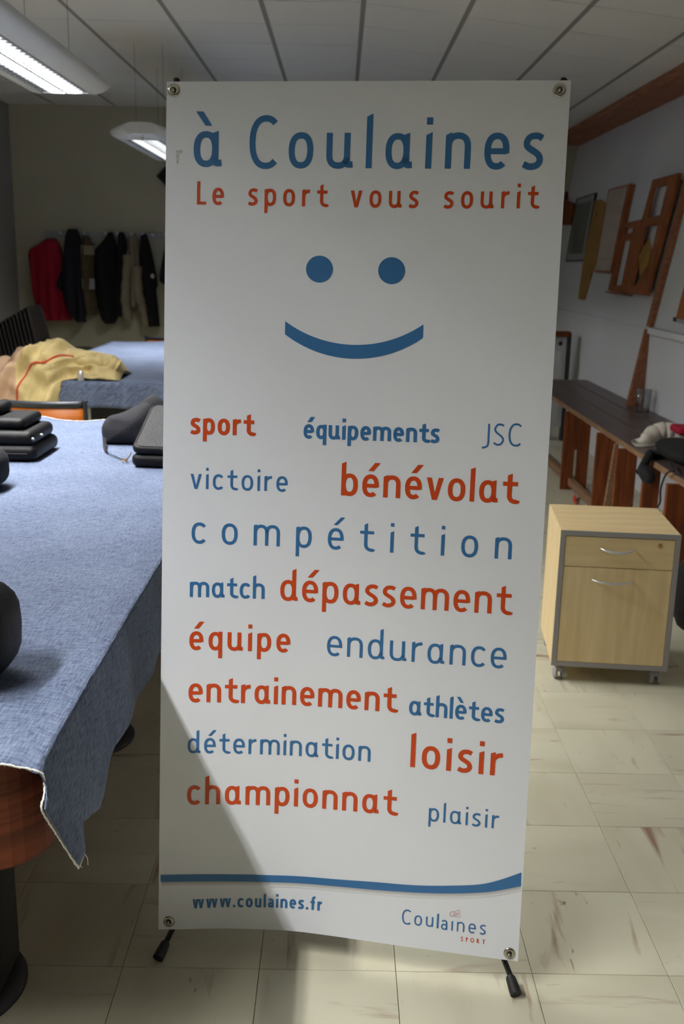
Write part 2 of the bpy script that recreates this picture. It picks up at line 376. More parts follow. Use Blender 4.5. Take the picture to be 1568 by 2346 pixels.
def uv_at(px, py):
    """place on the sheet (0..1, 0..1) that is measured at a pixel of the photograph"""
    u, v_ = (px-370)/880, 1-(py-187)/1960
    for _ in range(8):
        a, b_ = project(S(u, v_)); a1, b1 = project(S(u+1e-4, v_)); a2, b2 = project(S(u, v_+1e-4))
        J = ((a1-a)/1e-4, (a2-a)/1e-4, (b1-b_)/1e-4, (b2-b_)/1e-4); D = J[0]*J[3]-J[1]*J[2]
        dx, dy = px-a, py-b_
        u += (J[3]*dx-J[1]*dy)/D; v_ += (-J[2]*dx+J[0]*dy)/D
    return u, v_
stand = thing('banner_stand', 'tall white printed banner on a black X-shaped stand in the foreground', 'banner', (0, 1.95, 0))
mb = MB(); NU, NV = 80, 100
G = [[S(j/NU, i/NV) for j in range(NU+1)] for i in range(NV+1)]
mb.slab(G, -BN*.0007)
banner = mb.build('banner', M['vinyl'], stand)

# ---- stroke lettering
def stroke(pts, w, closed=False):
    pts = [V((p[0], p[1])) for p in pts]; n = len(pts); Lf, Rt = [], []
    for i in range(n):
        if closed: a, c = pts[i-1], pts[(i+1) % n]
        else: a, c = pts[max(i-1, 0)], pts[min(i+1, n-1)]
        t = (c-a).normalized(); nn = V((-t.y, t.x))
        Lf.append(pts[i]+nn*w/2); Rt.append(pts[i]-nn*w/2)
    out = []
    for i in range(n if closed else n-1):
        j = (i+1) % n; out.append([Rt[i], Rt[j], Lf[j], Lf[i]])
    return out
def se(cx, cy, rx, ry, a0, a1, n=2.35, N=28):
    out = []
    for k in range(N+1):
        a = math.radians(lerp(a0, a1, k/N)); c, s_ = math.cos(a), math.sin(a)
        out.append((cx+rx*math.copysign(abs(c)**(2/n), c), cy+ry*math.copysign(abs(s_)**(2/n), s_)))
    return out
def rect(x0, x1, y0, y1, sl=0): return [V((x0, y0)), V((x1, y0)), V((x1, y1)), V((x0, y1-sl))]
def glyph(ch, w, style=''):
    h = w/2; P = []; W = .72; A = 1.55; sl = min(.09, w*.5)
    def bowl(x0, x1, y0, y1, a0=0, a1=360, n=2.35):
        cl = (a1-a0) >= 360; pts = se((x0+x1)/2, (y0+y1)/2, (x1-x0)/2-h, (y1-y0)/2-h, a0, a1, n)
        P.extend(stroke(pts[:-1] if cl else pts, w, cl))
    def tail(x):
        P.extend(stroke(catmull([(x-h, .30, 0), (x-h, .14, 0), (x-h+.05, .01+h, 0), (x+.085, .02+h, 0)], 5), w))
    if ch in 'é':
        W, P0 = glyph('e', w); P += P0; P.append([V((.24, 1.17)), V((.24+1.2*w, 1.17)), V((.76, 1.55)), V((.76-1.2*w, 1.55))])
    elif ch in 'èà':
        W, P0 = glyph('e' if ch == 'è' else 'a', w); P += P0; P.append([V((.52-w, 1.15)), V((.52, 1.15)), V((.08+w, 1.55)), V((.06, 1.55))])
    elif ch == 'o': W = .74; bowl(0, W, -.02, 1.02)
    elif ch == 'c':
        W = .66; P.extend(stroke(se(.37, .5, .37-h, .52-h, 42, 318), w))
    elif ch == 'e':
        W = .72; P.extend(stroke(se(.36, .5, .36-h, .52-h, -6, 312), w)); P.append(rect(h, W-h*.9, .5-w*.46, .5+w*.44))
    elif ch == 'a' and style != 'two':
        W = .79; bowl(0, .71, -.02, 1.0); P.append(rect(.71-w, .71, .2, 1.01, sl*.7)); tail(.71)
    elif ch == 'a':
        W = .62; pts = [(.07, .86)]+se(.31, .66, .31-h, .36-h, 115, 0)+[(.62-h, 0)]
        P.extend(stroke(pts, w)); P.extend(stroke(se(.31, .30, .31-h, .32-h, 0, 360)[:-1], w, True))
    elif ch == 'd':
        W = .79; bowl(0, .71, -.02, 1.0); P.append(rect(.71-w, .71, .2, A, sl)); tail(.71)
    elif ch == 'q': W = .71; bowl(0, .71, -.02, 1.0); P.append(rect(.71-w, .71, -.44, 1.02, 0))
    elif ch == 'b': bowl(0, .72, -.02, 1.02); P.append(rect(0, w, .0, A, sl))
    elif ch == 'p': bowl(0, .72, -.02, 1.02); P.append(rect(0, w, -.44, 1.02, sl*.7))
    elif ch in 'nh':
        P.append(rect(0, w, 0, A if ch == 'h' else 1.03, sl)); P.extend(stroke([(h, .55)]+se(.37, .60, .37-h, .42-h, 170, 0)+[(.74-h, 0)], w)); W = .74
    elif ch == 'm':
        W = 1.22; P.append(rect(0, w, 0, 1.03, sl*.7)); c = .5*W
        for xa, xb in ((h, c), (c, W-h)):
            P.extend(stroke([(xa, .55)]+se((xa+xb)/2, .60, (xb-xa)/2, .42-h, 168, 0)+[(xb, 0)], w))
    elif ch == 'r':
        W = .49; P.append(rect(0, w, 0, 1.03, sl*.7)); P.extend(stroke([(h, .5)]+se(.50, .58, .50-h, .43-h, 168, 92, 2.2, 12), w))
    elif ch == 'u':
        if style == 'two':
            W = .70; P.append(rect(W-w, W, 0, 1)); P.extend(stroke([(h, 1)]+se(.35, .38, .35-h, .40-h, 180, 360), w))
        else:
            W = .79; P.extend(stroke([(h, 1)]+se(.355, .38, .355-h, .40-h, 180, 360), w)); P.append(rect(.71-w, .71, .2, 1.0)); tail(.71)
    elif ch in 'i1':
        W = max(w, .12); P.append(rect(0, w, 0, 1.03, sl))
        if ch == 'i': P.append(rect(0, w, 1.24, 1.24+w*1.1))
    elif ch == 'l': W = w; P.append(rect(0, w, 0, A, sl))
    elif ch == 't':
        W = .63; x = .19; P.append(rect(x, x+w, .35, 1.34, sl)); P.append(rect(0, W, .965-w*.95, .965))
        P.extend(stroke([(x+h, .5)]+se(x+h+.27, .34, .27, .36-h, 180, 285, 2.2, 14)+[(.63, .03+h)], w))
    elif ch == 's' or ch == 'S':
        W = .58; k = 1 if ch == 's' else 1.42; t, b_ = 1.02*k-h, -.02+h; u_ = .96*h if ch == 's' else h
        W = .58 if ch == 's' else .70; q = W/.58
        P.extend(stroke(catmull([(.54*q, (.985*k-h-.03), 0), (.40*q, t, 0), (.20*q, t-.03, 0), (h+.01, .76*k, 0), (.14*q, .61*k, 0), (.42*q, .42*k, 0), (W-h, .25*k, 0), (.40*q, b_+.04, 0), (.20*q, b_, 0), (.025, .10*k+b_*.6, 0)], 6), w))
    elif ch == 'v':
        W = .72; P.append([V((0, 1)), V((.36-w*.55, 0)), V((.36+w*.35, 0)), V((w*1.1, 1))]); P.append([V((.36-w*.35, 0)), V((.36+w*.55, 0)), V((W, 1)), V((W-w*1.1, 1))])
    elif ch == 'w':
        W = 1.2
        for x in (0, .6-w*.1):
            q = .6+w*.1; P.append([V((x, 1)), V((x+q*.5-w*.5, 0)), V((x+q*.5+w*.3, 0)), V((x+w, 1))]); P.append([V((x+q*.5-w*.3, 0)), V((x+q*.5+w*.5, 0)), V((x+q, 1)), V((x+q-w, 1))])
    elif ch == '.': W = w; P.append(rect(0, w, 0, w))
    elif ch == 'f':
        W = .52; P.extend(stroke([(.13+h, 0), (.13+h, 1.1)]+se(.13+h+.22, 1.15, .22, .38-h, 180, 80, 2.2, 10), w)); P.append(rect(0, .46, .97-w*.85, .97))
    elif ch == 'C':
        W = .80; P.extend(stroke(se(.50, .73, .50-h, .77-h, 50, 310, 2.3), w))
    elif ch == 'L': W = .58; P.append(rect(0, w, 0, 1.38)); P.append(rect(0, W, 0, w*.9))
    elif ch == 'J': W = .46; P.extend(stroke(catmull([(W-h, 1.42, 0), (W-h, .7, 0), (W-h, .15, 0), (.30, -.10, 0), (0, -.20, 0)], 8), w))
    elif ch == 'P': W = .7; P.append(rect(.08, .08+w*1.3, 0, 1.42)); P.append(rect(0, .34, 0, .07)); P.append(rect(0, .3, 1.35, 1.42)); P.extend(stroke([(.1, 1.42-h)]+se(.35, 1.06, .33-h, .36-h, 90, -90)+[(.1, .7+h)], w))
    elif ch == 'O': W = 1.1; P.extend(stroke(se(.55, .71, .55-h, .73-h, 0, 360, 2)[:-1], w*1.15, True))
    elif ch == 'R':
        W = .95; _, P0 = glyph('P', w); P += P0; P.append([V((.34, .72)), V((.62, 0)), V((.95, 0)), V((.52, .72))])
    elif ch == 'T': W = .95; P.append(rect(.47-w*.65, .47+w*.65, 0, 1.42)); P.append(rect(0, W, 1.33, 1.42)); P.append(rect(.3, .65, 0, .07)); P.append(rect(0, .07, 1.12, 1.42)); P.append(rect(W-.07, W, 1.12, 1.42))
    return W, P
SU, SV = .80, 1.80
def lay(polys, mname, name, off=.0007):
    """polys in metres on the sheet -> mesh following the sheet"""
    mb_ = MB()
    for p in polys: mb_.add([S(q[0]/SU, q[1]/SV, off) for q in p], [tuple(range(len(p)))])
    o = mb_.build(name, M[mname], banner); return o
def word(txt, xl, yl, xr, yr, xh, wt, mname, style='', curve=0):
    (u0, v0), (u1, v1) = uv_at(xl, yl), uv_at(xr, yr)
    ut, vt = uv_at((xl+xr)/2, (yl+yr)/2-xh); um, vm = uv_at((xl+xr)/2, (yl+yr)/2)
    s_ = (vt-vm)*SV; x0, x1 = u0*SU, u1*SU; y0, y1 = v0*SV, v1*SV
    gl = [glyph(c, wt, style) for c in txt]; tot = sum(g[0] for g in gl); n = len(gl)
    Wd = (x1-x0)/s_; kx = 1.06 if (yl > 900 and not style and txt != 'SPORT' and txt != 'JSC') else 1; gap = (Wd-tot*kx)/max(1, n-1)
    if gap < .09: kx = (Wd-.09*(n-1))/tot; gap = .09
    if n == 1: kx = Wd/tot
    polys = []; x = 0
    for W_, P in gl:
        for p in P:
            polys.append([(x0+(x+q.x*kx)*s_, y0+(y1-y0)*((x+q.x*kx)/Wd)+q.y*s_+curve*s_*4*((x+.3)/Wd)*(1-(x+.3)/Wd)) for q in p])
        x += W_*kx+gap
    return lay(polys, mname, 'lettering')
WORDS = [
 ('à', 443.5, 381, 507, 382, 81, .185, 'blue'), ('Coulaines', 571, 384, 1243, 388, 81, .18, 'blue'),
 ('Le', 451.5, 468.5, 513, 469.5, 38.5, .195, 'red'), ('sport', 569, 470.5, 749.5, 474, 38.5, .195, 'red'),
 ('vous', 803, 475, 958.5, 476.5, 38.5, .195, 'red'), ('sourit', 1017, 477.5, 1232.5, 477.5, 38.8, .195, 'red'),
 ('sport', 437, 994, 582, 998.5, 36.5, .235, 'red'), ('équipements', 695.5, 1004, 1006.5, 1015, 32.3, .235, 'blue'), ('JSC', 1105, 1019, 1192, 1022, 34.5, .125, 'blue'),
 ('victoire', 436.5, 1119.5, 659, 1126.5, 34.3, .165, 'blue'), ('bénévolat', 781.5, 1134.5, 1185, 1154, 50.5, .195, 'red'),
 ('compétition', 439, 1244, 1171.8, 1281.5, 47.5, .152, 'blue'),
 ('match', 435, 1367.3, 606.3, 1372, 34.5, .195, 'blue'), ('dépassement', 642, 1375, 1170, 1408.5, 48.3, .18, 'red'),
 ('équipe', 434, 1488, 665, 1494.5, 41.5, .2, 'red'), ('endurance', 749, 1501, 1159.5, 1531.5, 45.3, .145, 'blue'),
 ('entrainement', 432, 1608, 907.4, 1632, 42, .2, 'red'), ('athlètes', 937, 1637, 1154.4, 1657, 33, .205, 'blue'),
 ('détermination', 430, 1725, 848.7, 1745, 34, .168, 'blue'), ('loisir', 940, 1756.5, 1150.6, 1778, 51.5, .195, 'red'),
 ('championnat', 428.7, 1843, 908, 1868, 42.5, .195, 'red'), ('plaisir', 982, 1880, 1142.6, 1898.7, 29.8, .155, 'blue')]
for wd in WORDS: word(*wd)
word('www.coulaines.fr', 441.6, 2081.3, 737.8, 2086.3, 20.5, .25, 'blue', 'two')
word('Cou', 921, 2115.7, 992.5, 2123.4, 22.5, .145, 'blue', 'two')
word('l', 1000.5, 2126, 1005, 2126.5, 22, .16, 'blue', 'two')
word('a1nes', 1010.5, 2128.5, 1113, 2141.5, 22, .145, 'blue', 'two')
word('SPORT', 1056, 2155.3, 1112, 2162.3, 6.9, .2, 'red')
def pxpoly(pts): return [(lambda q: (q[0]*SU, q[1]*SV))(uv_at(*p)) for p in pts]
def pxline(pts, wpx, name, mname):
    q = [V((a, b_)) for a, b_ in pxpoly(pts)]; lay(stroke(q, wpx*SU/870), mname, name, .0007)
# butterfly line mark over the logo
for cx, cy, rx, ry, rot in ((1040, 2093, 9, 5, .2), (1048, 2090, 7, 4, -.5), (1036, 2094, 5, 6, .5), (1048, 2097, 8, 3.5, .4)):
    pts = [(cx+rx*math.cos(a)*math.cos(rot)-ry*math.sin(a)*math.sin(rot), cy+rx*math.cos(a)*math.sin(rot)+ry*math.sin(a)*math.cos(rot)) for a in [2*PI*k/24 for k in range(25)]]
    pxline(pts, .8, 'logo_mark', 'rose')
# the smiling face
def disc_(cx, cy, r, name='printed_eye'):
    c0 = pxpoly([(cx, cy)])[0]; rim = pxpoly([(cx+r*math.cos(2*PI*k/48), cy+r*math.sin(2*PI*k/48)) for k in range(48)])
    lay([[c0, rim[(k+1) % 48], rim[k]] for k in range(48)], 'blue', name)
disc_(732.4, 616.6, 30.8); disc_(897.8, 620.2, 30.9)
def arc3(a, m_, b_, n=40):
    (ax, ay), (bx, by), (cx, cy) = a, m_, b_
    d = 2*(ax*(by-cy)+bx*(cy-ay)+cx*(ay-by))
    ux = ((ax*ax+ay*ay)*(by-cy)+(bx*bx+by*by)*(cy-ay)+(cx*cx+cy*cy)*(ay-by))/d
    uy = ((ax*ax+ay*ay)*(cx-bx)+(bx*bx+by*by)*(ax-cx)+(cx*cx+cy*cy)*(bx-ax))/d
    r = math.hypot(ax-ux, ay-uy); a0 = math.atan2(ay-uy, ax-ux); a1 = math.atan2(cy-uy, cx-ux)
    return [(ux+r*math.cos(lerp(a0, a1, k/n)), uy+r*math.sin(lerp(a0, a1, k/n))) for k in range(n+1)]
inn = pxpoly(arc3((654, 735.8), (817, 790.3), (970.3, 743.6))); out = pxpoly(arc3((653.2, 765.7), (817, 821.8), (969.3, 774.3)))
lay([[out[i], out[i+1], inn[i+1], inn[i]] for i in range(40)], 'blue', 'printed_smile')
# the blue wave with its printed shadow
zx = lambda a, c: (340+a/1.742, 1960+c/1.742)
top = catmull([(*zx(*p), 0) for p in ((44.5, 77), (180, 75), (320, 75), (450, 77), (600, 82), (760, 95), (900, 105), (1060, 118), (1200, 120), (1320, 115), (1400, 98), (1490, 67))], 4)
bot = catmull([(*zx(*p), 0) for p in ((43.5, 105), (180, 103.5), (320, 103), (450, 105), (600, 110), (760, 123), (900, 136), (1060, 147), (1200, 151), (1330, 147), (1405, 138), (1489, 121))], 4)
tp, bt = pxpoly([(p.x, p.y) for p in top]), pxpoly([(p.x, p.y) for p in bot])
def cl(p): return (min(max(p[0], .0008), SU-.0008), p[1])
tp = [cl(p) for p in tp]; bt = [cl(p) for p in bt]
n_ = len(tp)-1
lay([[bt[i], bt[i+1], tp[i+1], tp[i]] for i in range(n_)], 'blue', 'printed_wave')
for k in range(7):
    g = lerp(176, 228, k/6); M['sh%d' % k] = mat('wave_shade', srgb(g, g+1, g+4), .42)
    a_, b2 = k*.0016, (k+1)*.0016
    lay([[(bt[i][0], bt[i][1]-b2), (bt[i+1][0], bt[i+1][1]-b2), (bt[i+1][0], bt[i+1][1]-a_), (bt[i][0], bt[i][1]-a_)] for i in range(n_)], 'sh%d' % k, 'printed_wave_shadow', .0005)
# scuff marks
M['scuff'] = mat('grey_scuff', srgb(176, 177, 178), .5, nscale=300, col2=srgb(212, 213, 214))
for poly in (((403, 345), (419, 344), (419, 350), (412, 353), (409, 376), (405, 375)), ((1288, 371), (1291, 369), (1290, 375))):
    lay([pxpoly(poly)[::-1]], 'scuff', 'scuff_mark', .0004)
# grommets with the pole tips in them
def grommet(px, py):
    u, v_ = uv_at(px, py); c = S(u, v_)
    a = MB(); a.lathe([(.0045, .0006), (.0052, .0022), (.0075, .0030), (.0105, .0026), (.0124, .0014), (.0130, .0002), (.0125, .0)], c, BN, 28)
    g = a.build('grommet', M['steel'], stand)
    t = MB(); t.lathe([(.0001, .0085), (.0022, .008), (.0034, .006), (.0036, .003), (.0036, -.02)], c-V((.001, 0, .001)), BN, 16); t.build('hook_tip', M['steel'], g)
    t2 = MB(); t2.lathe([(.0001, .0004), (.0046, .0004)], c, BN, 20); t2.build('eyelet_hole', M['rubber'], g)
    return c
gTL, gTR, gBL, gBR = grommet(399, 207), grommet(1283, 207), grommet(387, 2111), grommet(1168, 2184)
hub = (gTL+gTR+gBL+gBR)/4 - BN*.10 + V((0, 0, -.12))
def pole(name, a, b_, bow, r, n=16):
    mid = (a+b_)/2+bow; pts = [((1-t)**2)*a+2*(1-t)*t*mid+t*t*b_ for t in [k/n for k in range(n+1)]]
    t = MB(); t.tube(pts, r, 10); return t.build(name, M['black'], stand)
for g, tipx in ((gTL, 405), (gTR, 1294)):
    e = g - BN*.012; tip = ony(tipx, 181, e.y+.004)
    pole('arm', hub, e, V((0, .05, 0)), .0035)
    t = MB(); t.tube([e-(tip-e)*.4, e, tip, tip+(tip-e).normalized()*.002], [.006, .0065, .0065, .003], 12); t.build('arm_cap', M['rubber'], stand)
def leg(foot_px, top_px, g):
    f = onz(*foot_px, .012); e = ony(*top_px, g.y+.022)
    d = (f-e).normalized()
    t = MB(); pts = [hub, lerp(hub, e, .5)+V((0, .03, 0)), e, f-d*.028]; t.tube(catmull(pts, 6), .0062, 12); lg = t.build('leg', M['black'], stand)
    t = MB(); t.tube([f-d*.040, f-d*.036, f-d*.012, f], [.0085, .0105, .0125, .0125], 14); t.build('rubber_foot', M['rubber'], lg)
    t = MB(); t.tube([e-BN*.002+V((0, 0, .03)), g-BN*.006], [.006, .005], 10); t.build('hook', M['rubber'], lg)
leg((362, 2196), (392, 2135), gBL); leg((1183, 2278), (1160, 2210), gBR)
t = MB(); back_f = V((.05, 2.75, .012)); t.tube(catmull([hub, lerp(hub, back_f, .5)+V((0, .03, 0)), back_f], 6), .0062, 10); lg = t.build('leg', M['black'], stand)
t = MB(); d = (back_f-hub).normalized(); t.tube([back_f-d*.04, back_f-d*.012, back_f], [.010, .0125, .0125], 12); t.build('rubber_foot', M['rubber'], lg)
t = MB(); rounded_box(hub.x-.03, hub.x+.03, hub.y-.02, hub.y+.02, hub.z-.04, hub.z+.04, .015, t); t.build('hub', M['black'], stand)

# ================================================================== CEILING LAMPS
def lamp(i, label):
    x, y, LAMP_L = LAMPS[i][0], LAMPS[i][1], LAMPS[i][5]
    z = LAMP_Z; root = thing('ceiling_lamp', label, 'ceiling lamp', (x, y, z), 'suspended louvred lamps in a row')
    y0, y1 = y-LAMP_L/2, y+LAMP_L/2; hw = LAMP_W/2
    # cross-section of one half: louvre edge -> curved wing -> flat back
    half = [(hw, 0), (hw+.02, -.004), (hw+.055, .004), (hw+.09, .022), (hw+.108, .045), (hw+.10, .060), (hw+.06, .078), (hw+.01, .092), (0, .095)]
    body = MB()
    outer = [(-a, c) for a, c in half[::-1]][:-0 or None]+half[1:] if False else [(a, c) for a, c in half]+[(-a, c) for a, c in half[::-1][1:]]
    inner = [(-hw, 0), (-hw+.004, .06), (hw-.004, .06), (hw, 0)]
    prof = outer+inner[1:-1]
    ends = []
    for yy, k, dz in ((y0-.075, .55, .035), (y0-.05, .82, .016), (y0-.015, .98, .002), (y0, 1, 0), (y1, 1, 0), (y1+.015, .98, .002), (y1+.05, .82, .016), (y1+.075, .55, .035)):
        ends.append([V((x+a*k, yy, z+dz+c*(1 if k == 1 else (1-dz*6)))) for a, c in outer])
    body.grid(ends); body.add(ends[0], [tuple(range(len(outer)))]); body.add(ends[-1], [tuple(reversed(range(len(outer))))])
    # underside of the end caps and lining of the trough
    for yy in (y0, y1):
        body.add([V((x+a, yy, z+c)) for a, c in inner], [(0, 1, 2, 3)])
    body.grid([[V((x+a, yy, z+c)) for a, c in inner] for yy in (y0, y1)], flip=True, smooth=False)
    for ya, yb, k in ((y0-.075, y0, .55), (y1+.075, y1, .55)):
        pass
    body.build('housing', M['white_paint'], root)
    for s_ in (-1, 1):
        t = MB(); t.tube([V((x+s_*.06, y0+.02, z+.045)), V((x+s_*.06, y1-.02, z+.045))], .006, 10); t.build('tube', M['tube'], root)
    # louvre: side rails, middle spine and cross blades
    for sx in (-hw+.003, 0, hw-.003):
        t = MB(); wd = .005 if sx == 0 else .002
        t.prism([V((x+sx-wd, y0, z+.001)), V((x+sx+wd, y0, z+.001)), V((x+sx+wd*.4, y0, z+.036)), V((x+sx-wd*.4, y0, z+.036))], [V((x+sx-wd, y1, z+.001)), V((x+sx+wd, y1, z+.001)), V((x+sx+wd*.4, y1, z+.036)), V((x+sx-wd*.4, y1, z+.036))]); t.build('louver_rail', M['reflector'], root, fix=True)
    t = MB(); t.prism([V((-hw+.005, -.0035, 0)), V((-hw+.005, .0035, 0)), V((-hw+.005, .001, .022)), V((-hw+.005, -.001, .022))], [V((hw-.005, -.0035, 0)), V((hw-.005, .0035, 0)), V((hw-.005, .001, .022)), V((hw-.005, -.001, .022))])
    bl = t.build('louver_blade', M['reflector'], root, fix=True)
    bl.data.transform(Matrix.Translation(V(root['_w'])))
    bl.location = (0, y0-y+.03, .0015); nb = round(LAMP_L/.06)+1
    for k in range(1, nb):
        o = bl.copy(); C.objects.link(o); o.parent = root; o.location = (0, y0-y+.03+k*(LAMP_L-.06)/(nb-1), .0015)
    for yy in (y0+.3, y1-.3):
        for s_ in (-1, 1):
            t = MB(); t.tube([V((x+s_*.10, yy, z+.085)), V((x+s_*.10, yy, ceil_pt(x+s_*.10, yy).z-.001))], .0012, 6); t.build('suspension_wire', M['wire'], root)
lamp(0, 'white louvred lamp above the near end of the near table, outside the photo')
lamp(1, 'white louvred lamp hung at the top left corner, its grid seen from below')
lamp(2, 'white louvred lamp further back, half hidden by the left edge of the banner')

# ================================================================== NEAR TABLE
def round_rect(x0, x1, y0, y1, r, n=8):
    pts = []
    for cx, cy, a0 in ((x1-r, y1-r, 0), (x0+r, y1-r, 90), (x0+r, y0+r, 180), (x1-r, y0+r, 270)):
        for k in range(n+1): a = math.radians(a0+90*k/n); pts.append((cx+r*math.cos(a), cy+r*math.sin(a)))
    return pts
def table(label, x0, x1, y0, y1, zt, za, feet, r=.11):
    root = thing('table', label, 'table', ((x0+x1)/2, (y0+y1)/2, 0))
    a = MB(); rr = round_rect(x0, x1, y0, y1, r); a.prism([V((*p, zt-.03)) for p in rr], [V((*p, zt)) for p in rr]); a.build('tabletop', M['apron'], root, fix=True)
    a = MB(); rr2 = round_rect(x0+.012, x1-.012, y0+.004, y1-.012, r); rin = round_rect(x0+.04, x1-.04, y0+.04, y1-.04, r-.02)
    n = len(rr2); vs = [V((*p, z)) for z in (za, zt-.031) for p in rr2]+[V((*p, z)) for z in (za, zt-.031) for p in rin]
    fs = []
    for k in range(n):
        j = (k+1) % n; fs += [(k, j, n+j, n+k), (2*n+j, 2*n+k, 3*n+k, 3*n+j), (j, k, 2*n+k, 2*n+j)]
    a.add(vs, fs); a.build('apron', M['apron'], root, fix=True)
    for px_, py_ in feet:
        p = MB(); rounded_box(px_-.125, px_+.125, py_-.09, py_+.09, .02, zt-.032, .02, p); post = p.build('pedestal', M['black'], root)
        p = MB(); p.lathe([(.0, .034), (.08, .032), (.13, .022), (.152, .012), (.157, .004), (.157, .0), (0, 0)], (px_, py_, .0), n=48); p.build('base_plate', M['black'], root)
    return root
T1X0, T1X1, T1Y0, T1Y1, TZ = -1.78, -.447, 1.395, 4.50, .766
t1 = table('near table with mahogany apron and black round-based legs under a denim cloth', T1X0, T1X1, T1Y0, T1Y1, TZ, .560, ((-.80, 1.82), (-.80, 2.97), (-.80, 4.1), (-1.4, 1.82), (-1.4, 4.1)))
T2X0, T2X1, T2Y0, T2Y1 = -2.0, .30, 6.06, 9.12
t2 = table('far table behind the plywood chair, under a denim cloth', T2X0, T2X1, T2Y0, T2Y1, TZ, .62, ((-1.5, 6.6), (-.2, 6.6), (-1.5, 8.6), (-.2, 8.6)))

# denim cloth on the near table
def cloth_uv(p): return (p.x+(.766-p.z)*.7, p.y+(.766-p.z)*.3)
zt = TZ+.006; ex = T1X1+.006
def wob(x, y, a=.0025): return a*noise.noise(V((x*3, y*3, 1.7)))+a*.5*noise.noise(V((x*11, y*7, 4)))
c1 = thing('tablecloth', 'denim tablecloth with a frayed white hem on the near table', 'tablecloth', (-1.1, 2.9, TZ))
nearhem = [(-1.85, .752), (-1.4, .757), (-1.0, .755), (-.75, .760), (-.60, .770)]
mb = MB(); ys = [1.372, 1.385, 1.40, 1.43, 1.48]+[1.55+.05*k for k in range(60)]
xs = [T1X0-.006, T1X0+.03]+[T1X0+.08+(ex-T1X0-.14)*k/24 for k in range(25)]+[ex-.03, ex-.008, ex]
def top_z(x, y):
    z = zt+wob(x, y)+.002
    if y < 1.44: z -= .016*((1.44-max(y, 1.372))/.068)**2*(1 if y < 1.392 else .35)   # turns down over the near end
    if y < 1.50: z += .005*(1+math.sin((x+.55)*38))*((1.50-y)/.13)*(1 if x > -.8 else .5)
    if y > 4.25:
        k = (y-4.25)/.25; z += .005*k*(1+math.sin(x*17))+.010*k*max(0, math.sin(x*9+2.2))
        if y > 4.52: z += .0
    if x > ex-.009: z -= .006
    # crease near the bag
    z += .008*math.exp(-((x+.50)-(y-1.62)*.9)**2/.0004)*math.exp(-(y-1.62)**2/.01)
    return z
ys = [y for y in ys if y <= 4.551]+[4.56]
P = [[V((x, y, top_z(x, y))) for x in xs] for y in ys]
mb.slab(P, V((0, 0, -.0012)))
# right-hand drop
hemk = [(0, (180, 1989), -.402), (.006, (197, 1950), -.405), (.014, (190, 1884), -.412), (.026, (228, 1851), -.412), (.075, (262, 1722), -.425), (.16, (325, 1590), -.430), (.24, (366, 1503), -.432)]
hem = [(t_, onx(p[0], p[1], x)) for t_, p, x in hemk]+[(.32, V((-.430, 2.55, .555))), (.5, V((-.425, 3.1, .545))), (.75, V((-.432, 3.9, .55))), (1, V((-.43, 4.56, .56)))]
near = [onx(92, 1764, -.441), onx(102, 1795, -.436), onx(101, 1825, -.434), onx(95, 1852, -.432), onx(110, 1880, -.428), onx(130, 1912, -.420), onx(156, 1952, -.411), hem[0][1]]
near[0].z = top_z(ex, 1.372)
def hem_at(t_):
    for (a, pa), (b_, pb) in zip(hem, hem[1:]):
        if t_ <= b_: return lerp(pa, pb, (t_-a)/(b_-a))
    return hem[-1][1]
ts = [0, .003, .006, .010, .014, .02, .026]+[.026+.974*k/70 for k in range(1, 71)]
cols = []
NR = 14
nearc = catmull(near, 2)
for ti, t_ in enumerate(ts):
    yt = lerp(1.372, 4.56, t_**.92) if ti else 1.372
    T = V((ex, yt, top_z(ex, yt))); H = hem_at(t_); col = []
    for r in range(NR+1):
        q = r/NR; p = lerp(T, H, q)
        # blend the shape of the free near edge into the first columns
        k = max(0, 1-t_/.03); e_ = nearc[r]; line = lerp(near[0], near[-1], q)
        p = p+(e_-line)*k
        p.x += .005*math.sin(yt*21+q*1.5)*q*min(1, t_*12)+.010*math.sin(q*PI)*.6
        col.append(p)
    cols.append(col)
mb.slab(cols, V((-.0012, 0, 0)))
# left-hand drop
cols = [[V((T1X0-.006-.012*q, y, lerp(top_z(T1X0, y), .56, q))) for q in [k/6 for k in range(7)]] for y in ys]
mb.slab(cols, V((.0012, 0, 0)))
mb.build('denim_sheet', M['denim'], c1, uv=cloth_uv, fix=True)
# frayed hem: rough cord along the free near edge and the far edge
def cord(pts, r, step=.0022):
    pts = catmull(pts, 6); L_ = []; 
    for a, b_ in zip(pts, pts[1:]):
        n = max(1, int((b_-a).length/step)); L_ += [lerp(a, b_, k/n) for k in range(n)]
    L_.append(pts[-1]); t = MB()
    q = [p+V((random.uniform(-1, 1), random.uniform(-1, 1), random.uniform(-1, 1)))*r*.35 for p in L_]
    t.tube(q, [r*random.uniform(.75, 1.25) for _ in q], 6)
    for p in L_[::3]:
        d = V((random.uniform(-1, 1), random.uniform(-1, .2), random.uniform(-1, .6))).normalized()
        t.tube([p, p+d*r*random.uniform(1.3, 2.4)], r*.15, 3, caps=False)
    return t
edge = [V((x, 1.371, top_z(x, 1.372)-.001)) for x in [T1X0+.02*k for k in range(66)] if x < ex-.01]+near
cord(edge, .0017).build('frayed_hem', M['hem'], c1)
cord([V((x, 4.561, top_z(x, 4.56))) for x in [T1X0+.03*k for k in range(45)] if x < ex], .0022, .008).build('frayed_hem', M['hem'], c1)
t = MB()
for pts in (((192, 1955), (200, 1965), (202, 1982)), ((181, 1989), (186, 1978), (192, 1962)), ((180, 1992), (183, 1982), (188, 1988))):
    t.tube(catmull([onx(a, b_, -.405) for a, b_ in pts], 4), .0005, 5)
t.build('loose_thread', M['hem'], c1)

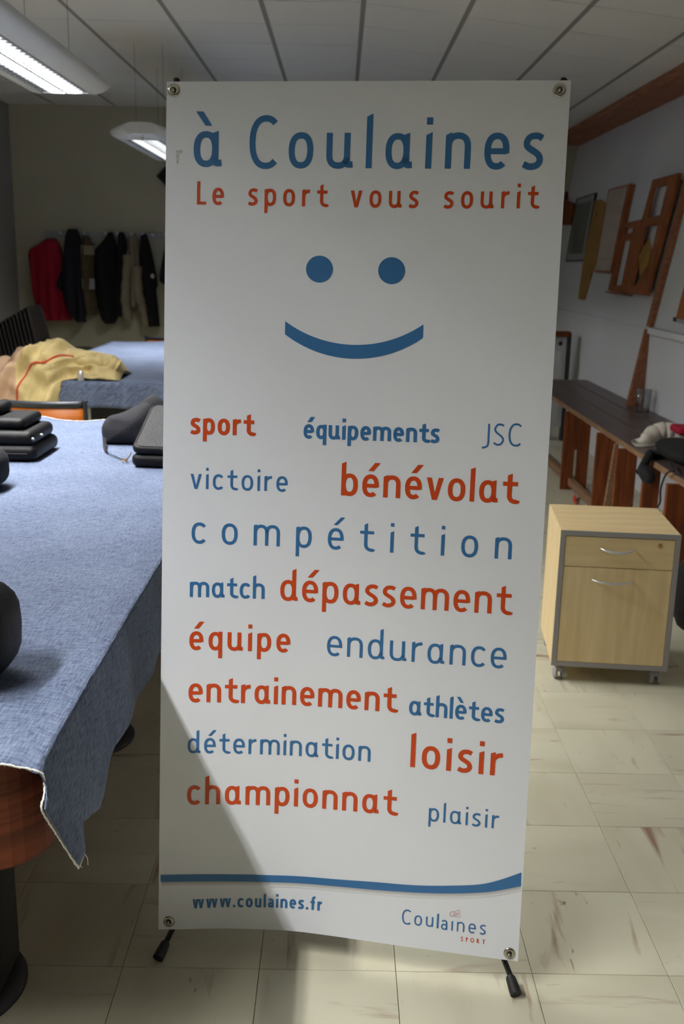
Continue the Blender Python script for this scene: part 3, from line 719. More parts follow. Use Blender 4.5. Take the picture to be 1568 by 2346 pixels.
# denim cloth on the far table
c2 = thing('tablecloth', 'denim tablecloth on the far table, partly under the tan jacket', 'tablecloth', (-.9, 7.6, TZ))
mb = MB(); X0, X1, Y0, Y1 = T2X0-.02, T2X1+.006, T2Y0-.012, T2Y1+.012
def rz(x, y): return zt+.002+wob(x, y)+.012*max(0, (y-8.6)/.5)*(1+math.sin(x*8))*.5
NX, NY = 50, 40
cx_, cy_ = (X0+X1)/2, (Y0+Y1)/2
P = [[V((lerp(X0, X1, i/NX), lerp(Y0, Y1, j/NY), rz(lerp(X0, X1, i/NX), lerp(Y0, Y1, j/NY)))) for i in range(NX+1)] for j in range(NY+1)]
# cut the far left corner round
for row in P:
    for p in row:
        if p.x < -1.75 and p.y > 8.7: p.y -= (p.y-8.7)*.35*min(1, (-1.75-p.x)/.2)
mb.slab(P, V((0, 0, -.0012)))
def drop(a, b_, nrm, z1, n, ph):
    cols = []
    for k in range(n+1):
        p = lerp(a, b_, k/n); s_ = k/n; col = []
        for r in range(8):
            q = r/7; w_ = .010*math.sin(s_*(b_-a).length*26+ph)+.006*math.sin(s_*(b_-a).length*61+ph)
            col.append(V((p.x, p.y, rz(p.x, p.y)))+nrm*(.004+w_*q+.008*q)+V((0, 0, (z1-rz(p.x, p.y))*q+.006*q*math.sin(s_*9))))
        cols.append(col)
    mb.slab(cols, -nrm*.0012)
drop(V((X0, Y0, 0)), V((X1, Y0, 0)), V((0, -1, 0)), .615, 120, 1); drop(V((X1, Y0, 0)), V((X1, Y1, 0)), V((1, 0, 0)), .60, 90, 2)
drop(V((X0, Y0, 0)), V((X0, Y1-.15, 0)), V((-1, 0, 0)), .64, 90, 3)
mb.build('denim_sheet', M['denim'], c2, uv=cloth_uv, fix=True)

# ================================================================== CHAIRS WITH PLYWOOD BACKS
def ply_chair(label, cx, y, zt_, w_):
    root = thing('chair', label, 'chair', (cx, y, 0), 'plywood-backed chairs at the tables')
    hw = w_/2; sy = 1
    for s_ in (-1, 1):
        p = MB(); x = cx+s_*hw
        p.tube(catmull([V((x, y+.0, zt_)), V((x, y+.03, zt_-.2)), V((x, y+.05, .47)), V((x, y-.03, .2)), V((x, y-.06, .012))], 5), .011, 10)
        p.build('rear_leg', M['frame_grey'], root)
        p = MB(); p.tube([V((x, y+.05, .44)), V((x, y+.40, .45)), V((x, y+.44, .012))], .011, 10); p.build('front_leg', M['frame_grey'], root)
        p = MB(); p.box(x-.014, x+.014, y-.006, y+.014, zt_-.004, zt_+.006); p.build('post_cap', M['rubber'], root, bevel=.003)
    n = 16; rows = []
    for zz in (zt_-.004, zt_-.03, zt_-.17, zt_-.19):
        rows.append([V((lerp(cx-hw+.01, cx+hw-.01, k/n), y+.002+(zt_-zz)*.12-.035*(1-(2*k/n-1)**2), zz)) for k in range(n+1)])
    p = MB(); p.slab(rows[1:], V((0, .012, 0))); p.build('backrest', M['orangewood'], root, fix=True)
    p = MB(); p.slab([[q+V((0, -.002, .006)) for q in rows[0]], [q+V((0, -.002, 0)) for q in rows[1]]], V((0, .018, 0))); p.build('top_rail', M['frame_grey'], root, fix=True)
    p = MB(); rounded_box(cx-hw+.005, cx+hw-.005, y+.04, y+.42, .455, .472, .03, p); p.build('seat', M['orangewood'], root)
ply_chair('plywood-backed chair between the two denim-covered tables', -1.472, 5.0, .800, .40)
ply_chair('plywood-backed chair beyond the far table, only its top edge showing', -1.62, 9.5, .79, .40)

# ================================================================== TAN JACKET
jk = thing('jacket', 'tan jacket with red piping thrown over the corner of the far table', 'jacket', (-1.75, 6.1, TZ))
crest = [(-2.5, .80), (-2.25, .83), (-2.05, .885), (-1.94, .945), (-1.85, .975), (-1.72, .985), (-1.65, .955), (-1.57, .925), (-1.48, .905), (-1.40, .90), (-1.365, .868), (-1.34, .80)]
ns, nt_ = 90, 60; P = []
for i in range(ns+1):
    s_ = i/ns; x = lerp(-2.45, -1.345, s_); cr = interp(x, crest); row = []
    hang = 1 if x < -1.74 else max(0, 1-(x+1.74)/.10)          # how far the cloth falls past the table edge
    hang = hang*hang*(3-2*hang)
    yb = 6.62-.10*max(0, (x+1.6)/.25)
    for k in range(nt_+1):
        t_ = k/nt_
        if t_ < .3: q = t_/.3; y = lerp(yb, 6.30, q); z = lerp(TZ+.014, cr, math.sin(q*PI/2))
        elif t_ < .55: q = (t_-.3)/.25; y = lerp(6.30, lerp(6.16, 6.02, hang), q); z = cr-lerp(.05, .06, hang)*q*q
        else:
            q = (t_-.55)/.45; y = lerp(lerp(6.16, 6.02, hang), lerp(6.10, 5.93, hang), math.sin(q*PI/2)); zl = lerp(TZ+.016, .42, hang)
            z = lerp(cr-lerp(.05, .06, hang), zl, q)
        A_ = .058*min(1, (1-s_)*8, s_*8)*math.sin(min(1, t_*1.3)*PI/1.2)
        a = (x*2.1+y*1.3+z*1.2); f1 = noise.noise(V((x*4.2+z*4.5, y*3, z*5+a))); f2 = abs(noise.noise(V((x*9+z*7, y*6, 3+z*4))))
        f3 = math.sin((x*.9-z*1.6)*34+3*f1)
        p = V((x, y, z)); d = V((0, -.8, .45)); rad = math.hypot(x+1.40, (z-.52)*1.15); ang = math.atan2(z-.5, -(x+1.40))
        g1 = noise.noise(V((x*3, z*3, 9.1))); rid = 1-abs(math.sin(rad*24+2.6*g1+1.2*ang)); rid2 = 1-abs(noise.noise(V((rad*17, ang*2.6, 4.4))))*2.4
        p += d*A_*(1.0*f1+.9*f2+1.5*(rid-.4)+.9*rid2)
        if p.y > 6.04 and p.z < TZ+.012: p.z = TZ+.012
        row.append(p)
    P.append(row)
mb = MB(); mb.slab(P, V((0, .003, -.004)))
for i_, f_ in enumerate(mb.f):
    c_ = sum((V(mb.v[k]) for k in f_), V())/len(f_)
    if c_.x < -1.925 and c_.y < 6.3: mb.mi[i_] = 1
mb.build('jacket_body', [M['tan'], M['lining']], jk, fix=True)
def jsurf(s_, t_):
    a, b_ = min(ns-1e-6, s_*ns), min(nt_-1e-6, t_*nt_); i, j = int(a), int(b_); u, v_ = a-i, b_-j
    return (P[i][j]*(1-u)+P[i+1][j]*u)*(1-v_)+(P[i][j+1]*(1-u)+P[i+1][j+1]*u)*v_
path = [(.47, .98), (.472, .86), (.48, .76), (.495, .69), (.53, .63), (.58, .59), (.64, .57), (.70, .555), (.76, .55)]
pts = catmull([(a, b_, 0) for a, b_ in path], 8); t = MB(); t.tube([jsurf(p.x, p.y)+V((0, -.004, .002)) for p in pts], .0055, 6); t.build('piping', M['piping'], jk)
# sleeve ends bunched at the right
t = MB(); pts = [V((-1.62, 6.17, .90)), V((-1.52, 6.18, .885)), V((-1.44, 6.20, .87)), V((-1.385, 6.21, .855)), V((-1.365, 6.215, .842))]
cc = catmull(pts, 5); rr = [.045+.008*math.sin(k*1.9)+.004*math.sin(k*4.1) for k in range(len(cc))]; rr[0] = .02; rr[-1] = .034; t.tube(cc, rr, 18); t.build('sleeve', M['tan'], jk)
# small things peeping out from under it
t = MB(); a = onz(194, 868, TZ+.012); t.lathe([(0, 0), (.02, 0), (.021, .004), (.021, .045), (.017, .05), (.017, .062), (0, .064)], (a.x, 6.075, TZ+.009), n=20)
o = t.build('silver_bottle', M['silver']); tag(o, 'small silver cylinder peeping out under the tan jacket on the far table', 'bottle')
t = MB(); rounded_box(-1.58, -1.37, 6.10, 6.16, TZ+.010, TZ+.028, .008, t); o = t.build('phone_case', M['cloth_navy']); tag(o, 'flat dark case lying under the edge of the tan jacket', 'case')

# ================================================================== BAGS ON THE NEAR TABLE
zb = TZ+.0105
bag = thing('bag', 'black leather bag with stacked pockets lying at the left edge of the near table', 'bag', (-1.3, 3.75, zb))
t = MB(); rounded_box(-1.56, -1.098, 3.585, 3.90, zb, zb+.058, .028, t); t.build('bag_body', M['leather'], bag)
t = MB(); rounded_box(-1.56, -1.112, 3.60, 3.89, zb+.054, zb+.108, .026, t); mid_ = t.build('front_pocket', M['leather'], bag)
t = MB(); rounded_box(-1.56, -1.152, 3.64, 3.88, zb+.106, zb+.150, .022, t); t.build('top_pocket', M['leather'], bag)
t = MB(); t.tube([V((-1.56, 3.584, zb+.03)), V((-1.13, 3.584, zb+.03))], .003, 6); t.build('seam', M['leather'], bag)
for px_, py_ in ((-1.118, 3.612), (-1.111, 3.70)):
    t = MB(); t.lathe([(0, .006), (.004, .005), (.0055, .001), (.005, -.004)], (px_+.004, py_, zb+.082), V((1, -.5, 0)), 12); t.build('snap', M['silver'], mid_)
o = MB(); rounded_box(-1.50, -1.255, 3.70, 3.85, zb+.150, zb+.192, .02, o, n=4); tag(o.build('glasses_case', M['leather']), 'rounded black case on top of the stacked black leather bag', 'case')
o = MB(); rounded_box(-1.36, -1.074, 3.08, 3.26, zb, zb+.125, .05, o); tag(o.build('camera_case', M['cloth_black']), 'soft black case in front of the stacked leather bag, cut off by the left edge', 'case')
hb = thing('handbag', 'rounded black bag at the near end of the denim table by the left edge', 'bag', (-.70, 1.66, zb))
t = MB(); 
def blob(mb_, c, rx, ry, rz_, nn=2.6, mi=0, wob_=0, rot=None, N=24):
    rows = []
    for i in range(N//2+1):
        a = PI*i/(N//2)-PI/2; row = []
        for j in range(N+1):
            b2 = 2*PI*j/N; f = lambda v_: math.copysign(abs(v_)**(2/nn), v_)
            p = V((rx*f(math.cos(a))*f(math.cos(b2)), ry*f(math.cos(a))*f(math.sin(b2)), rz_*f(math.sin(a))))
            p *= 1+wob_*noise.noise(p*12+V(c))
            if rot: p = rot @ p
            row.append(V(c)+p)
        rows.append(row)
    mb_.grid(rows, mi, True)
blob(t, (-.665, 1.665, zb+.088), .103, .10, .088, 3.0); t.build('bag_body', M['leather'], hb, fix=True)
t = MB(); t.tube([V((-.665+.104*math.cos(a), 1.665-.101, zb+.088+.089*math.sin(a))) for a in [2*PI*k/40 for k in range(40)]], .0035, 8, closed=True); t.build('piping', M['leather'], hb)
# charcoal pouch
po = thing('pouch', 'charcoal nylon pouch on the denim cloth beside the banner edge', 'bag', (-.84, 4.0, zb))
cage = []
outl = [(-.945, .0), (-.955, .06), (-.93, .105), (-.87, .125), (-.82, .15), (-.775, .165), (-.74, .145), (-.715, .10), (-.73, .05), (-.755, .0)]
def puff(outline, y, th, name, mname, parent, z0=zb, tilt=0):
    n = 40; oc = catmull([(a, b_, 0) for a, b_ in outline+[outline[0]]], 6)[:-1]
    cx = sum(p.x for p in oc)/len(oc); cz = sum(p.y for p in oc)/len(oc); K = len(oc); rows = []
    R_ = 7
    for side in (-1, 1):
        for r in (range(R_+1) if side == -1 else range(R_-1, -1, -1)):
            q = r/R_; d = th*math.sqrt(max(0, 1-q**2.2)); row = []
            for p in oc:
                x = lerp(cx, p.x, q); z = lerp(cz, p.y, q); yy = y+side*d+.012*noise.noise(V((x*16, z*16, side)))+tilt*z
                row.append(V((x, yy, z0+max(0, z))))
            row.append(row[0].copy()); rows.append(row)
    m_ = MB(); m_.grid(rows); return m_.build(name, M[mname], parent, fix=True)
puff(outl, 3.99, .055, 'pouch_body', 'cloth_grey', po, tilt=.25)
puff([(-.81, .075), (-.83, .13), (-.79, .175), (-.755, .185), (-.70, .15), (-.69, .11), (-.73, .08)], 4.07, .03, 'pouch_flap', 'cloth_grey', po, tilt=.2)
# leather case lying on the cloth, right of the pouch
lc = thing('leather_case', 'black leather case with a shoulder strap lying against the banner edge', 'bag', (-.66, 3.75, zb))
RM = Matrix.Translation((-.745, 3.53, zb)) @ Matrix.Rotation(-.10, 4, 'Z')
t = MB(); rounded_box(.0, .235, .0, .17, 0, .048, .03, t, RM, 6); t.build('case_body', M['leather'], lc)
RM2 = RM @ Matrix.Translation((.004, .01, .042)) @ Matrix.Rotation(.42, 4, 'X')
t = MB(); rounded_box(.0, .232, .0, .30, 0, .034, .03, t, RM2, 6); t.build('case_lid', M['leather'], lc)
t = MB(); rr = [RM2 @ V(q) for q in [(x, y, .034) for x, y in round_rect(.012, .22, .012, .29, .025)]]; t.tube(rr, .0018, 6, closed=True); t.build('seam', M['leather'], lc)
st = catmull([onz(239, 1003, zb+.03), onz(240, 1018, zb+.012), onz(242, 1032, zb+.008), onz(256, 1042, zb+.006), onz(272, 1050, zb+.006), onz(286, 1056, zb+.004)], 6)
t = MB(); t.slab([[p+V((-.010, .012, .004)), p+V((.010, -.012, .0))] for p in st], V((0, 0, -.0025))); t.build('strap', M['cloth_black'], lc, fix=True)
t = MB(); t.tube(catmull([onz(281, 1056, zb+.008), onz(290, 1052, zb+.012), onz(297, 1045, zb+.018), onz(301, 1036, zb+.024)], 4), .0022, 6)
t.tube([onz(286+6*math.cos(a), 1054+3*math.sin(a), zb+.008) for a in [2*PI*k/12 for k in range(12)]], .0018, 6, closed=True); t.build('clip', M['brass'], lc)

# ================================================================== DRAWER CABINET
cab = thing('drawer_cabinet', 'maple two-drawer pedestal cabinet with grey edging on castors', 'cabinet', (.8104, 3.4844, 0))
CM = Matrix.Translation((.8104, 3.4844, 0)) @ Matrix.Rotation(-.096, 4, 'Z'); W_, D_, Z0, Z1 = .4218, .4096, .065, .5858; e = .019
def cbox(x0, x1, y0, y1, z0, z1, name, m_, parent=cab, bev=.0015):
    t = MB(); t.box(x0, x1, y0, y1, z0, z1, mtx=CM); return t.build(name, m_, parent, bevel=bev)
cbox(0, e-.001, .003, D_, Z0, Z1-e, 'side_panel', M['maple']); cbox(W_-e+.001, W_, .003, D_, Z0, Z1-e, 'side_panel', M['maple'])
cbox(0, W_, .003, D_, Z1-e, Z1, 'top_panel', M['maple_h']); cbox(e, W_-e, .02, D_, Z0, Z0+e, 'bottom_panel', M['maple']); cbox(e, W_-e, D_-.01, D_-.002, Z0+e, Z1-e, 'back_panel', M['maple'])
t = MB()
for a in ((-.001, W_+.001, Z1-.018, Z1+.0008), (-.001, W_+.001, Z0-.0008, Z0+.017), (-.001, .0165, Z0+.017, Z1-.018), (W_-.0165, W_+.001, Z0+.017, Z1-.018)): t.box(a[0], a[1], -.001, .0025, a[2], a[3], mtx=CM)
for xx in (-.0012, W_+.0002): t.box(xx, xx+.001, -.001, .003, Z0, Z1, mtx=CM)
t.build('edging', M['cab_grey'], cab)
zs = .452
d1 = cbox(.0185, W_-.0185, .001, .018, zs+.0012, Z1-.0205, 'drawer_front', M['maple_h'], bev=.0012)
d2 = cbox(.0185, W_-.0185, .001, .018, Z0+.0185, zs-.0012, 'drawer_front', M['maple'], bev=.0012)
def handle(z, xa, xb, par, drop_):
    t = MB(); pts = []
    for k in range(13):
        q = k/12; pts.append(CM @ V((lerp(xa, xb, q), -.024*math.sin(PI*q)**.5-.002, z-drop_*math.sin(PI*q))))
    t.tube(pts, [.0042+.0018*math.sin(PI*k/12) for k in range(13)], 10); t.build('handle', M['silver'], par)
handle(.524, .145, .262, d1, .008); handle(.405, .125, .265, d2, .004)
t = MB(); t.lathe([(0, .003), (.006, .003), (.0085, .002), (.009, 0)], CM @ V((.352, .0, .543)), CM.to_3x3() @ V((0, -1, 0)), 20); lk = t.build('lock', M['brass'], d1)
for x, y in ((.035, .035), (W_-.035, .035), (.035, D_-.04), (W_-.035, D_-.04)):
    c = CM @ V((x, y, 0)); ca = MB(); ca.tube([c+V((0, 0, .045)), c+V((0, 0, Z0-.001))], .008, 10)
    rounded_box(c.x-.017, c.x+.017, c.y-.016, c.y+.022, .030, .056, .012, ca); cs = ca.build('castor', M['cab_grey'], cab)
    for s_ in (-1, 1):
        ca = MB(); ca.lathe([(0, -.006), (.020, -.006), (.024, -.002), (.024, .004), (.018, .007), (0, .007)], c+V((s_*.014, .003, .0245)), V((s_, 0, 0)), 24); ca.build('wheel', M['cab_grey'], cs)

# ================================================================== RIGHT-HAND BENCH
bn = thing('bench', 'long dark slatted bench on brown plank legs along the right wall', 'bench', (1.83, 6.2, 0))
BZ = .578; ya, yb = 3.9, 8.47
for k, (xa, xb) in enumerate(((1.575, 1.752), (1.764, 1.928), (1.940, 2.088))):
    t = MB(); t.box(xa, xb, ya, yb, BZ-.004, BZ); 
    t.box(xa, xb, ya, yb, BZ-.034, BZ-.0045, 1); t.build('top_board', [M['bench_top'], M['bench_edge']], bn)
def plank(x0, x1, y, name='leg', th=.03, z0=0.0, lean=0):
    t = MB(); t.prism([V((x0, y, z0)), V((x1, y, z0)), V((x1, y+lean, BZ-.035)), V((x0, y+lean, BZ-.035))], [V((x0, y+th, z0)), V((x1, y+th, z0)), V((x1, y+th+lean, BZ-.035)), V((x0, y+th+lean, BZ-.035))]); t.build(name, M['bench_leg'], bn, fix=True)
def plank_px(pa, pb, y, **k):
    a, b_ = ony(pa[0], pa[1], y), ony(pb[0], pb[1], y); plank(a.x, b_.x, y, **k)
plank_px((1298, 935), (1324, 945), 6.80); plank_px((1331, 950), (1356, 962), 6.80)
plank_px((1371, 985), (1413, 1006), 5.92); plank_px((1417, 1020), (1462, 1037), 5.40)
plank_px((1479, 1060), (1516, 1072), 4.95); plank_px((1533, 1095), (1590, 1110), 4.50)
plank(1.585, 1.70, 8.35); plank(1.95, 2.08, 8.35)
t = MB(); t.box(1.60, 1.635, 4.6, 8.34, .03, .085); t.build('stretcher', M['bench_edge'], bn, bevel=.002)
t = MB(); a, b_ = ony(1416, 1012, 5.55), ony(1393, 1165, 5.55); a.z = min(a.z, BZ-.036)
t.prism([a+V((-.012, 0, 0)), a+V((.008, 0, 0)), b_+V((.02, 0, 0)), b_+V((-.02, 0, 0))], [a+V((-.012, .03, 0)), a+V((.008, .03, 0)), b_+V((.02, .03, 0)), b_+V((-.02, .03, 0))]); t.build('brace', M['bench_edge'], bn, fix=True)
# cup
cu = onz(1477, 943, BZ); rC = .052
t = MB(); t.lathe([(0, .003), (rC*.8, .003), (rC*.98, .15), (rC, .15), (rC*.82, 0), (0, 0)], (2.015, cu.y-.02, BZ+.0005), n=36)
tag(t.build('drinking_cup', M['clear'], fix=True), 'clear plastic cup standing on the dark bench beside the wooden post', 'cup')
# cap / cloth, red thing and bag on the bench
def heap(name, label, cat, mname, prof, y0, y1, x0, x1, z0, seed=0, group=None):
    """soft cloth heap: height table along the length, rounded across"""
    n, k_ = 36, 16; rows = []
    for i in range(n+1):
        q = i/n; y = lerp(y0, y1, q); h_ = interp(q, prof); row = []
        for j in range(k_+1):
            a = PI*j/k_; r = (x1-x0)/2*(.55+.45*math.sin(PI*min(1, max(.03, q))))
            x = (x0+x1)/2-math.cos(a)*r; z = z0+h_*math.sin(a)**.8
            d = .25*h_*noise.noise(V((x*14, y*9, seed))); row.append(V((x+d*.5, y, max(z0, z+d))))
        rows.append(row)
    t_ = MB(); t_.grid(rows); base = [[V((p.x, p.y, z0)) for p in (r_[0], r_[-1])] for r_ in rows]; t_.grid(base, flip=True)
    return t_
cap = thing('cap', 'pale cloth cap lying on the dark bench in front of the cup', 'cap', (1.66, 5.35, BZ))
t = MB(); pts = [onz(1450, 1008, BZ+.02), onz(1470, 1004, BZ+.035), onz(1492, 994, BZ+.05), onz(1515, 992, BZ+.055), onz(1545, 996, BZ+.05), onz(1580, 1004, BZ+.04)]
cc = catmull(pts, 6); rr = [interp(i/(len(cc)-1), [(0, .010), (.12, .02), (.3, .045), (.55, .060), (.8, .058), (1, .03)])*(1+.12*math.sin(i*1.3)) for i in range(len(cc))]
cc = [V((p.x+.02, p.y, BZ+.002+r*.78)) for p, r in zip(cc, rr)]; t.tube(cc, rr, 16); o = t.build('crown', M['cloth_white'], cap)
for v_ in o.data.vertices:
    wz = v_.co.z+BZ
    if wz < BZ+.003: v_.co.z = .003
t = MB(); P_ = [[onz(px_, py_, z_) for px_, py_ in row] for row, z_ in ((((1447, 1008), (1462, 1004), (1485, 997), (1510, 996)), BZ+.030), (((1449, 1014), (1470, 1012), (1492, 1010), (1516, 1008)), BZ+.012), (((1458, 1021), (1478, 1022), (1498, 1020), (1520, 1018)), BZ+.006))]
P_ = [[p for p in catmull(r_, 5)] for r_ in P_]; t.slab(P_, V((0, 0, -.004))); t.build('brim', M['cloth_white'], cap, fix=True)
t = MB(); a = onz(1556, 1010, BZ+.03); rounded_box(a.x-.04, a.x+.16, a.y-.10, a.y+.06, BZ+.075, BZ+.115, .018, t); tag(t.build('red_cloth', M['cloth_red']), 'crimson cloth resting on the black bag at the right edge', 'cloth')
bk = thing('backpack', 'black backpack on the end of the bench at the right edge, one strap hanging', 'bag', (1.72, 4.9, BZ))
t = MB(); blob(t, (1.765, 4.88, BZ+.052), .165, .26, .052, 2.4, wob_=.12); t.build('bag_body', M['cloth_black'], bk, fix=True)
t = MB()
sp = [V((1.64, 4.95, BZ+.03)), V((1.575, 4.97, BZ+.012)), onx(1490, 1040, 1.55), onx(1476, 1066, 1.54), onx(1468, 1082, 1.535)]
t.tube(catmull(sp, 6), [.022]*24+[.026], 8); t.build('strap', M['cloth_black'], bk)
t = MB(); cL = onx(1482, 1086, 1.54); blob(t, cL, .035, .085, .036, 2.4, wob_=.1, rot=Matrix.Rotation(.25, 3, 'X')); t.build('strap_pad', M['cloth_black'], bk, fix=True)
t = MB(); t.tube(catmull([V((1.60, 4.72, BZ+.02)), onx(1545, 1078, 1.56), onx(1528, 1085, 1.55), onx(1515, 1118, 1.55), onx(1513, 1150, 1.55), onx(1505, 1165, 1.55)], 6), .005, 8); tag(t.build('cable', M['rubber']), 'thin black cable hanging from the bench end beside the backpack', 'cable')
t = MB(); t.tube(catmull([V((1.66, 6.62, .0055)), onz(1316, 1150, .0055), onz(1318, 1135, .02), onz(1322, 1175, .006), onz(1330, 1200, .0055)], 6), .005, 8); tag(t.build('cable', M['orange_cable']), 'short orange cable on the floor under the bench', 'cable')
# bag on the floor at the right edge
fb = thing('floor_bag', 'black bag slumped on the floor right of the drawer cabinet', 'bag', (1.62, 4.05, 0))
t = MB(); blob(t, (1.60, 4.02, .175), .185, .17, .175, 2.6, wob_=.12); o = t.build('bag_body', M['cloth_black'], fb, fix=True)
t = MB(); t.tube(catmull([V((1.52, 3.96, .34)), V((1.55, 3.95, .42)), V((1.64, 3.97, .43)), V((1.68, 4.0, .34))], 6), .008, 8); t.build('handle', M['cloth_black'], fb)

# white unit with dark frame at the far end of the bench
un = thing('radiator', 'white heater panel with dark frame and brown top board beyond the bench end', 'heater', (1.75, 8.8, 0))
a, c = ony(1304, 776, 8.8), ony(1312, 772, 8.8); ztp = ony(1285, 772, 8.8).z
t = MB(); t.box(1.30, a.x-.012, 8.80, 8.86, .12, ztp); t.build('panel', M['white_paint'], un, bevel=.006)
t = MB(); t.box(1.30, a.x-.05, 8.794, 8.80, .16, ztp-.12); t.build('recess', M['wall_white'], un, bevel=.003)
t = MB(); t.box(a.x-.011, a.x+.022, 8.79, 8.87, .0, ztp+.03); t.build('side_frame', M['frame_grey'], un, bevel=.004)
t = MB(); t.box(1.285, a.x+.012, 8.77, 8.90, ztp+.002, ztp+.046); t.build('top_board', M['bench_leg'], un, bevel=.004)
t = MB(); k = ony(1285, 787, 8.79); t.lathe([(0, .02), (.014, .018), (.018, 0)], k, V((0, -1, 0)), 16); t.build('knob', M['rubber'], un)
t = MB(); t.box(1.298, 1.33, 8.79, 8.87, 0, .16); t.box(1.80, 1.83, 8.80, 8.86, 0, .118); t.build('foot', M['frame_grey'], un)
# ================================================================== THINGS ON THE LEANING RIGHT WALL
WN = V((-1, 0, KW)).normalized()
def wpt(px, py, off):
    p0 = V((WX0, 0, 1.07))+WN*off; v_ = ray(px, py); return CAM+v_*((p0-CAM).dot(WN)/v_.dot(WN))
def zz(a, c): return (1230+a/4.512, 380+c/4.512)
def wprism(poly, o0, o1, name, m_, parent=None, loc=None, bev=0):
    f = [wpt(*zz(*p), o1) for p in poly]; b_ = [p-WN*(o1-o0) for p in f]
    t = MB(); t.prism(f, b_); return t.build(name, m_, parent, loc=loc, fix=True, bevel=bev)
def wthing(name, label, cat, at): return thing(name, label, cat, tuple(wpt(*zz(*at), 0)))
g = .004
r_ = wthing('picture', 'grey picture in a thin black frame on the right wall', 'picture', (450, 980))
wprism([(412, 338), (610, 276), (492, 982), (298, 988)], g, .020, 'frame', M['black'], r_)
wprism([(424, 350), (600, 292), (484, 968), (312, 975)], .0205, .022, 'mount', M['white_frame'], r_); wprism([(415, 400), (572, 356), (468, 905), (335, 915)], .0225, .024, 'print', M['grey_print'], r_)
r_ = wthing('wall_board', 'long yellowish wooden board tapering to its lower end, hung on the right wall', 'board', (455, 1385))
wprism([(600, 362), (650, 345), (712, 392), (700, 560), (640, 830), (480, 1385), (428, 1378), (478, 1000), (560, 600)], g, .022, 'blade', M['yellow_wood'], r_, bev=.002)
t = MB(); t.lathe([(0, .002), (.012, .002), (.014, 0)], wpt(*zz(622, 500), .0225), WN, 14); t.build('hanging_hole', M['rubber'], r_)
r_ = wthing('picture', 'tall cream paper chart in a brown wooden frame on the right wall', 'picture', (690, 1100))
wprism([(743, 245), (972, 185), (768, 1108), (596, 1095)], g, .045, 'frame', M['frame_wood'], r_); wprism([(752, 258), (938, 210), (758, 1084), (606, 1080)], .0455, .047, 'chart', M['paper'], r_)
M['faint'] = mat('faint_print', srgb(168, 148, 142), .8, nscale=60, col2=srgb(190, 174, 164))
for pl in (((772, 425), (880, 412), (873, 440), (768, 452)), ((640, 955), (775, 940), (768, 968), (632, 975)), ((765, 470), (870, 455), (866, 480), (760, 490))):
    wprism(pl, .0472, .0478, 'faint_line', M['faint'], r_)
def frame_thing(label, bars, at, o0=g, o1=.03, m_='frame_wood'):
    r_ = wthing('wooden_frame', label, 'frame', at)
    for nm, pl in bars: wprism(pl, o0, o1, nm, M[m_], r_, bev=.0015)
    return r_
frame_thing('small brown wooden frame between the cream chart and the tall frame on the right wall', [
 ('stile', ((888, 592), (925, 585), (775, 1298), (735, 1290))), ('stile', ((1010, 570), (1082, 556), (900, 1320), (858, 1312))),
 ('rail', ((925, 585), (1012, 571), (1000, 626), (915, 642))), ('rail', ((905, 706), (985, 690), (970, 760), (875, 775))), ('rail', ((770, 1232), (870, 1235), (858, 1312), (775, 1300)))], (820, 1310))
tf = frame_thing('tall brown wooden frame with two openings on the right wall beside the slanting post', [
 ('stile', ((1198, 142), (1225, 136), (960, 1318), (885, 1312))), ('stile', ((1372, 98), (1470, 72), (1135, 1340), (1085, 1332))),
 ('rail', ((1222, 137), (1374, 98), (1352, 190), (1205, 222))), ('rail', ((1150, 533), (1290, 505), (1258, 604), (1115, 622))),
 ('rail', ((975, 1240), (1115, 1240), (1090, 1334), (955, 1318))), ('gusset', ((1150, 1030), (1172, 1080), (1118, 1238), (1020, 1240)))], (1010, 1330), .031, .055)
r_ = wthing('wall_card', 'tan diamond-shaped card tucked in the lower opening of the tall frame', 'card', (1065, 1150))
wprism([(1170, 735), (1190, 860), (1150, 1030), (1065, 1150), (1055, 930)], .058, .061, 'card', M['yellow_wood'], r_)
t = wthing('small_shelf', 'thin reddish ledge under the small brown frame', 'shelf', (800, 1310)); wprism([(705, 1296), (895, 1318), (895, 1332), (712, 1308)], g, .075, 'ledge', M['bench_edge'], t)
r_ = wthing('picture', 'dark brown panel on the right wall just behind the banner edge', 'picture', (300, 610))
wprism([(180, 330), (300, 355), (378, 385), (335, 612), (150, 600)], g, .03, 'panel', M['bench_leg'], r_); wprism([(180, 260), (300, 262), (302, 350), (182, 325)], g, .03, 'top_panel', M['bench_leg'], r_)
r_ = wthing('pinboard', 'orange-brown cork board at the right edge of the right wall', 'board', (1450, 1580))
wprism([(1532, 1215), (1760, 1170), (1690, 1640), (1440, 1568)], g, .02, 'cork_sheet', M['cork'], r_); wprism([(1412, 1560), (1438, 1568), (1434, 1612), (1410, 1606)], g, .03, 'clip', M['black'], r_)
wprism([(1440, 1570), (1690, 1642), (1686, 1690), (1436, 1612)], g, .025, 'pen_tray', M['white_frame'], r_)
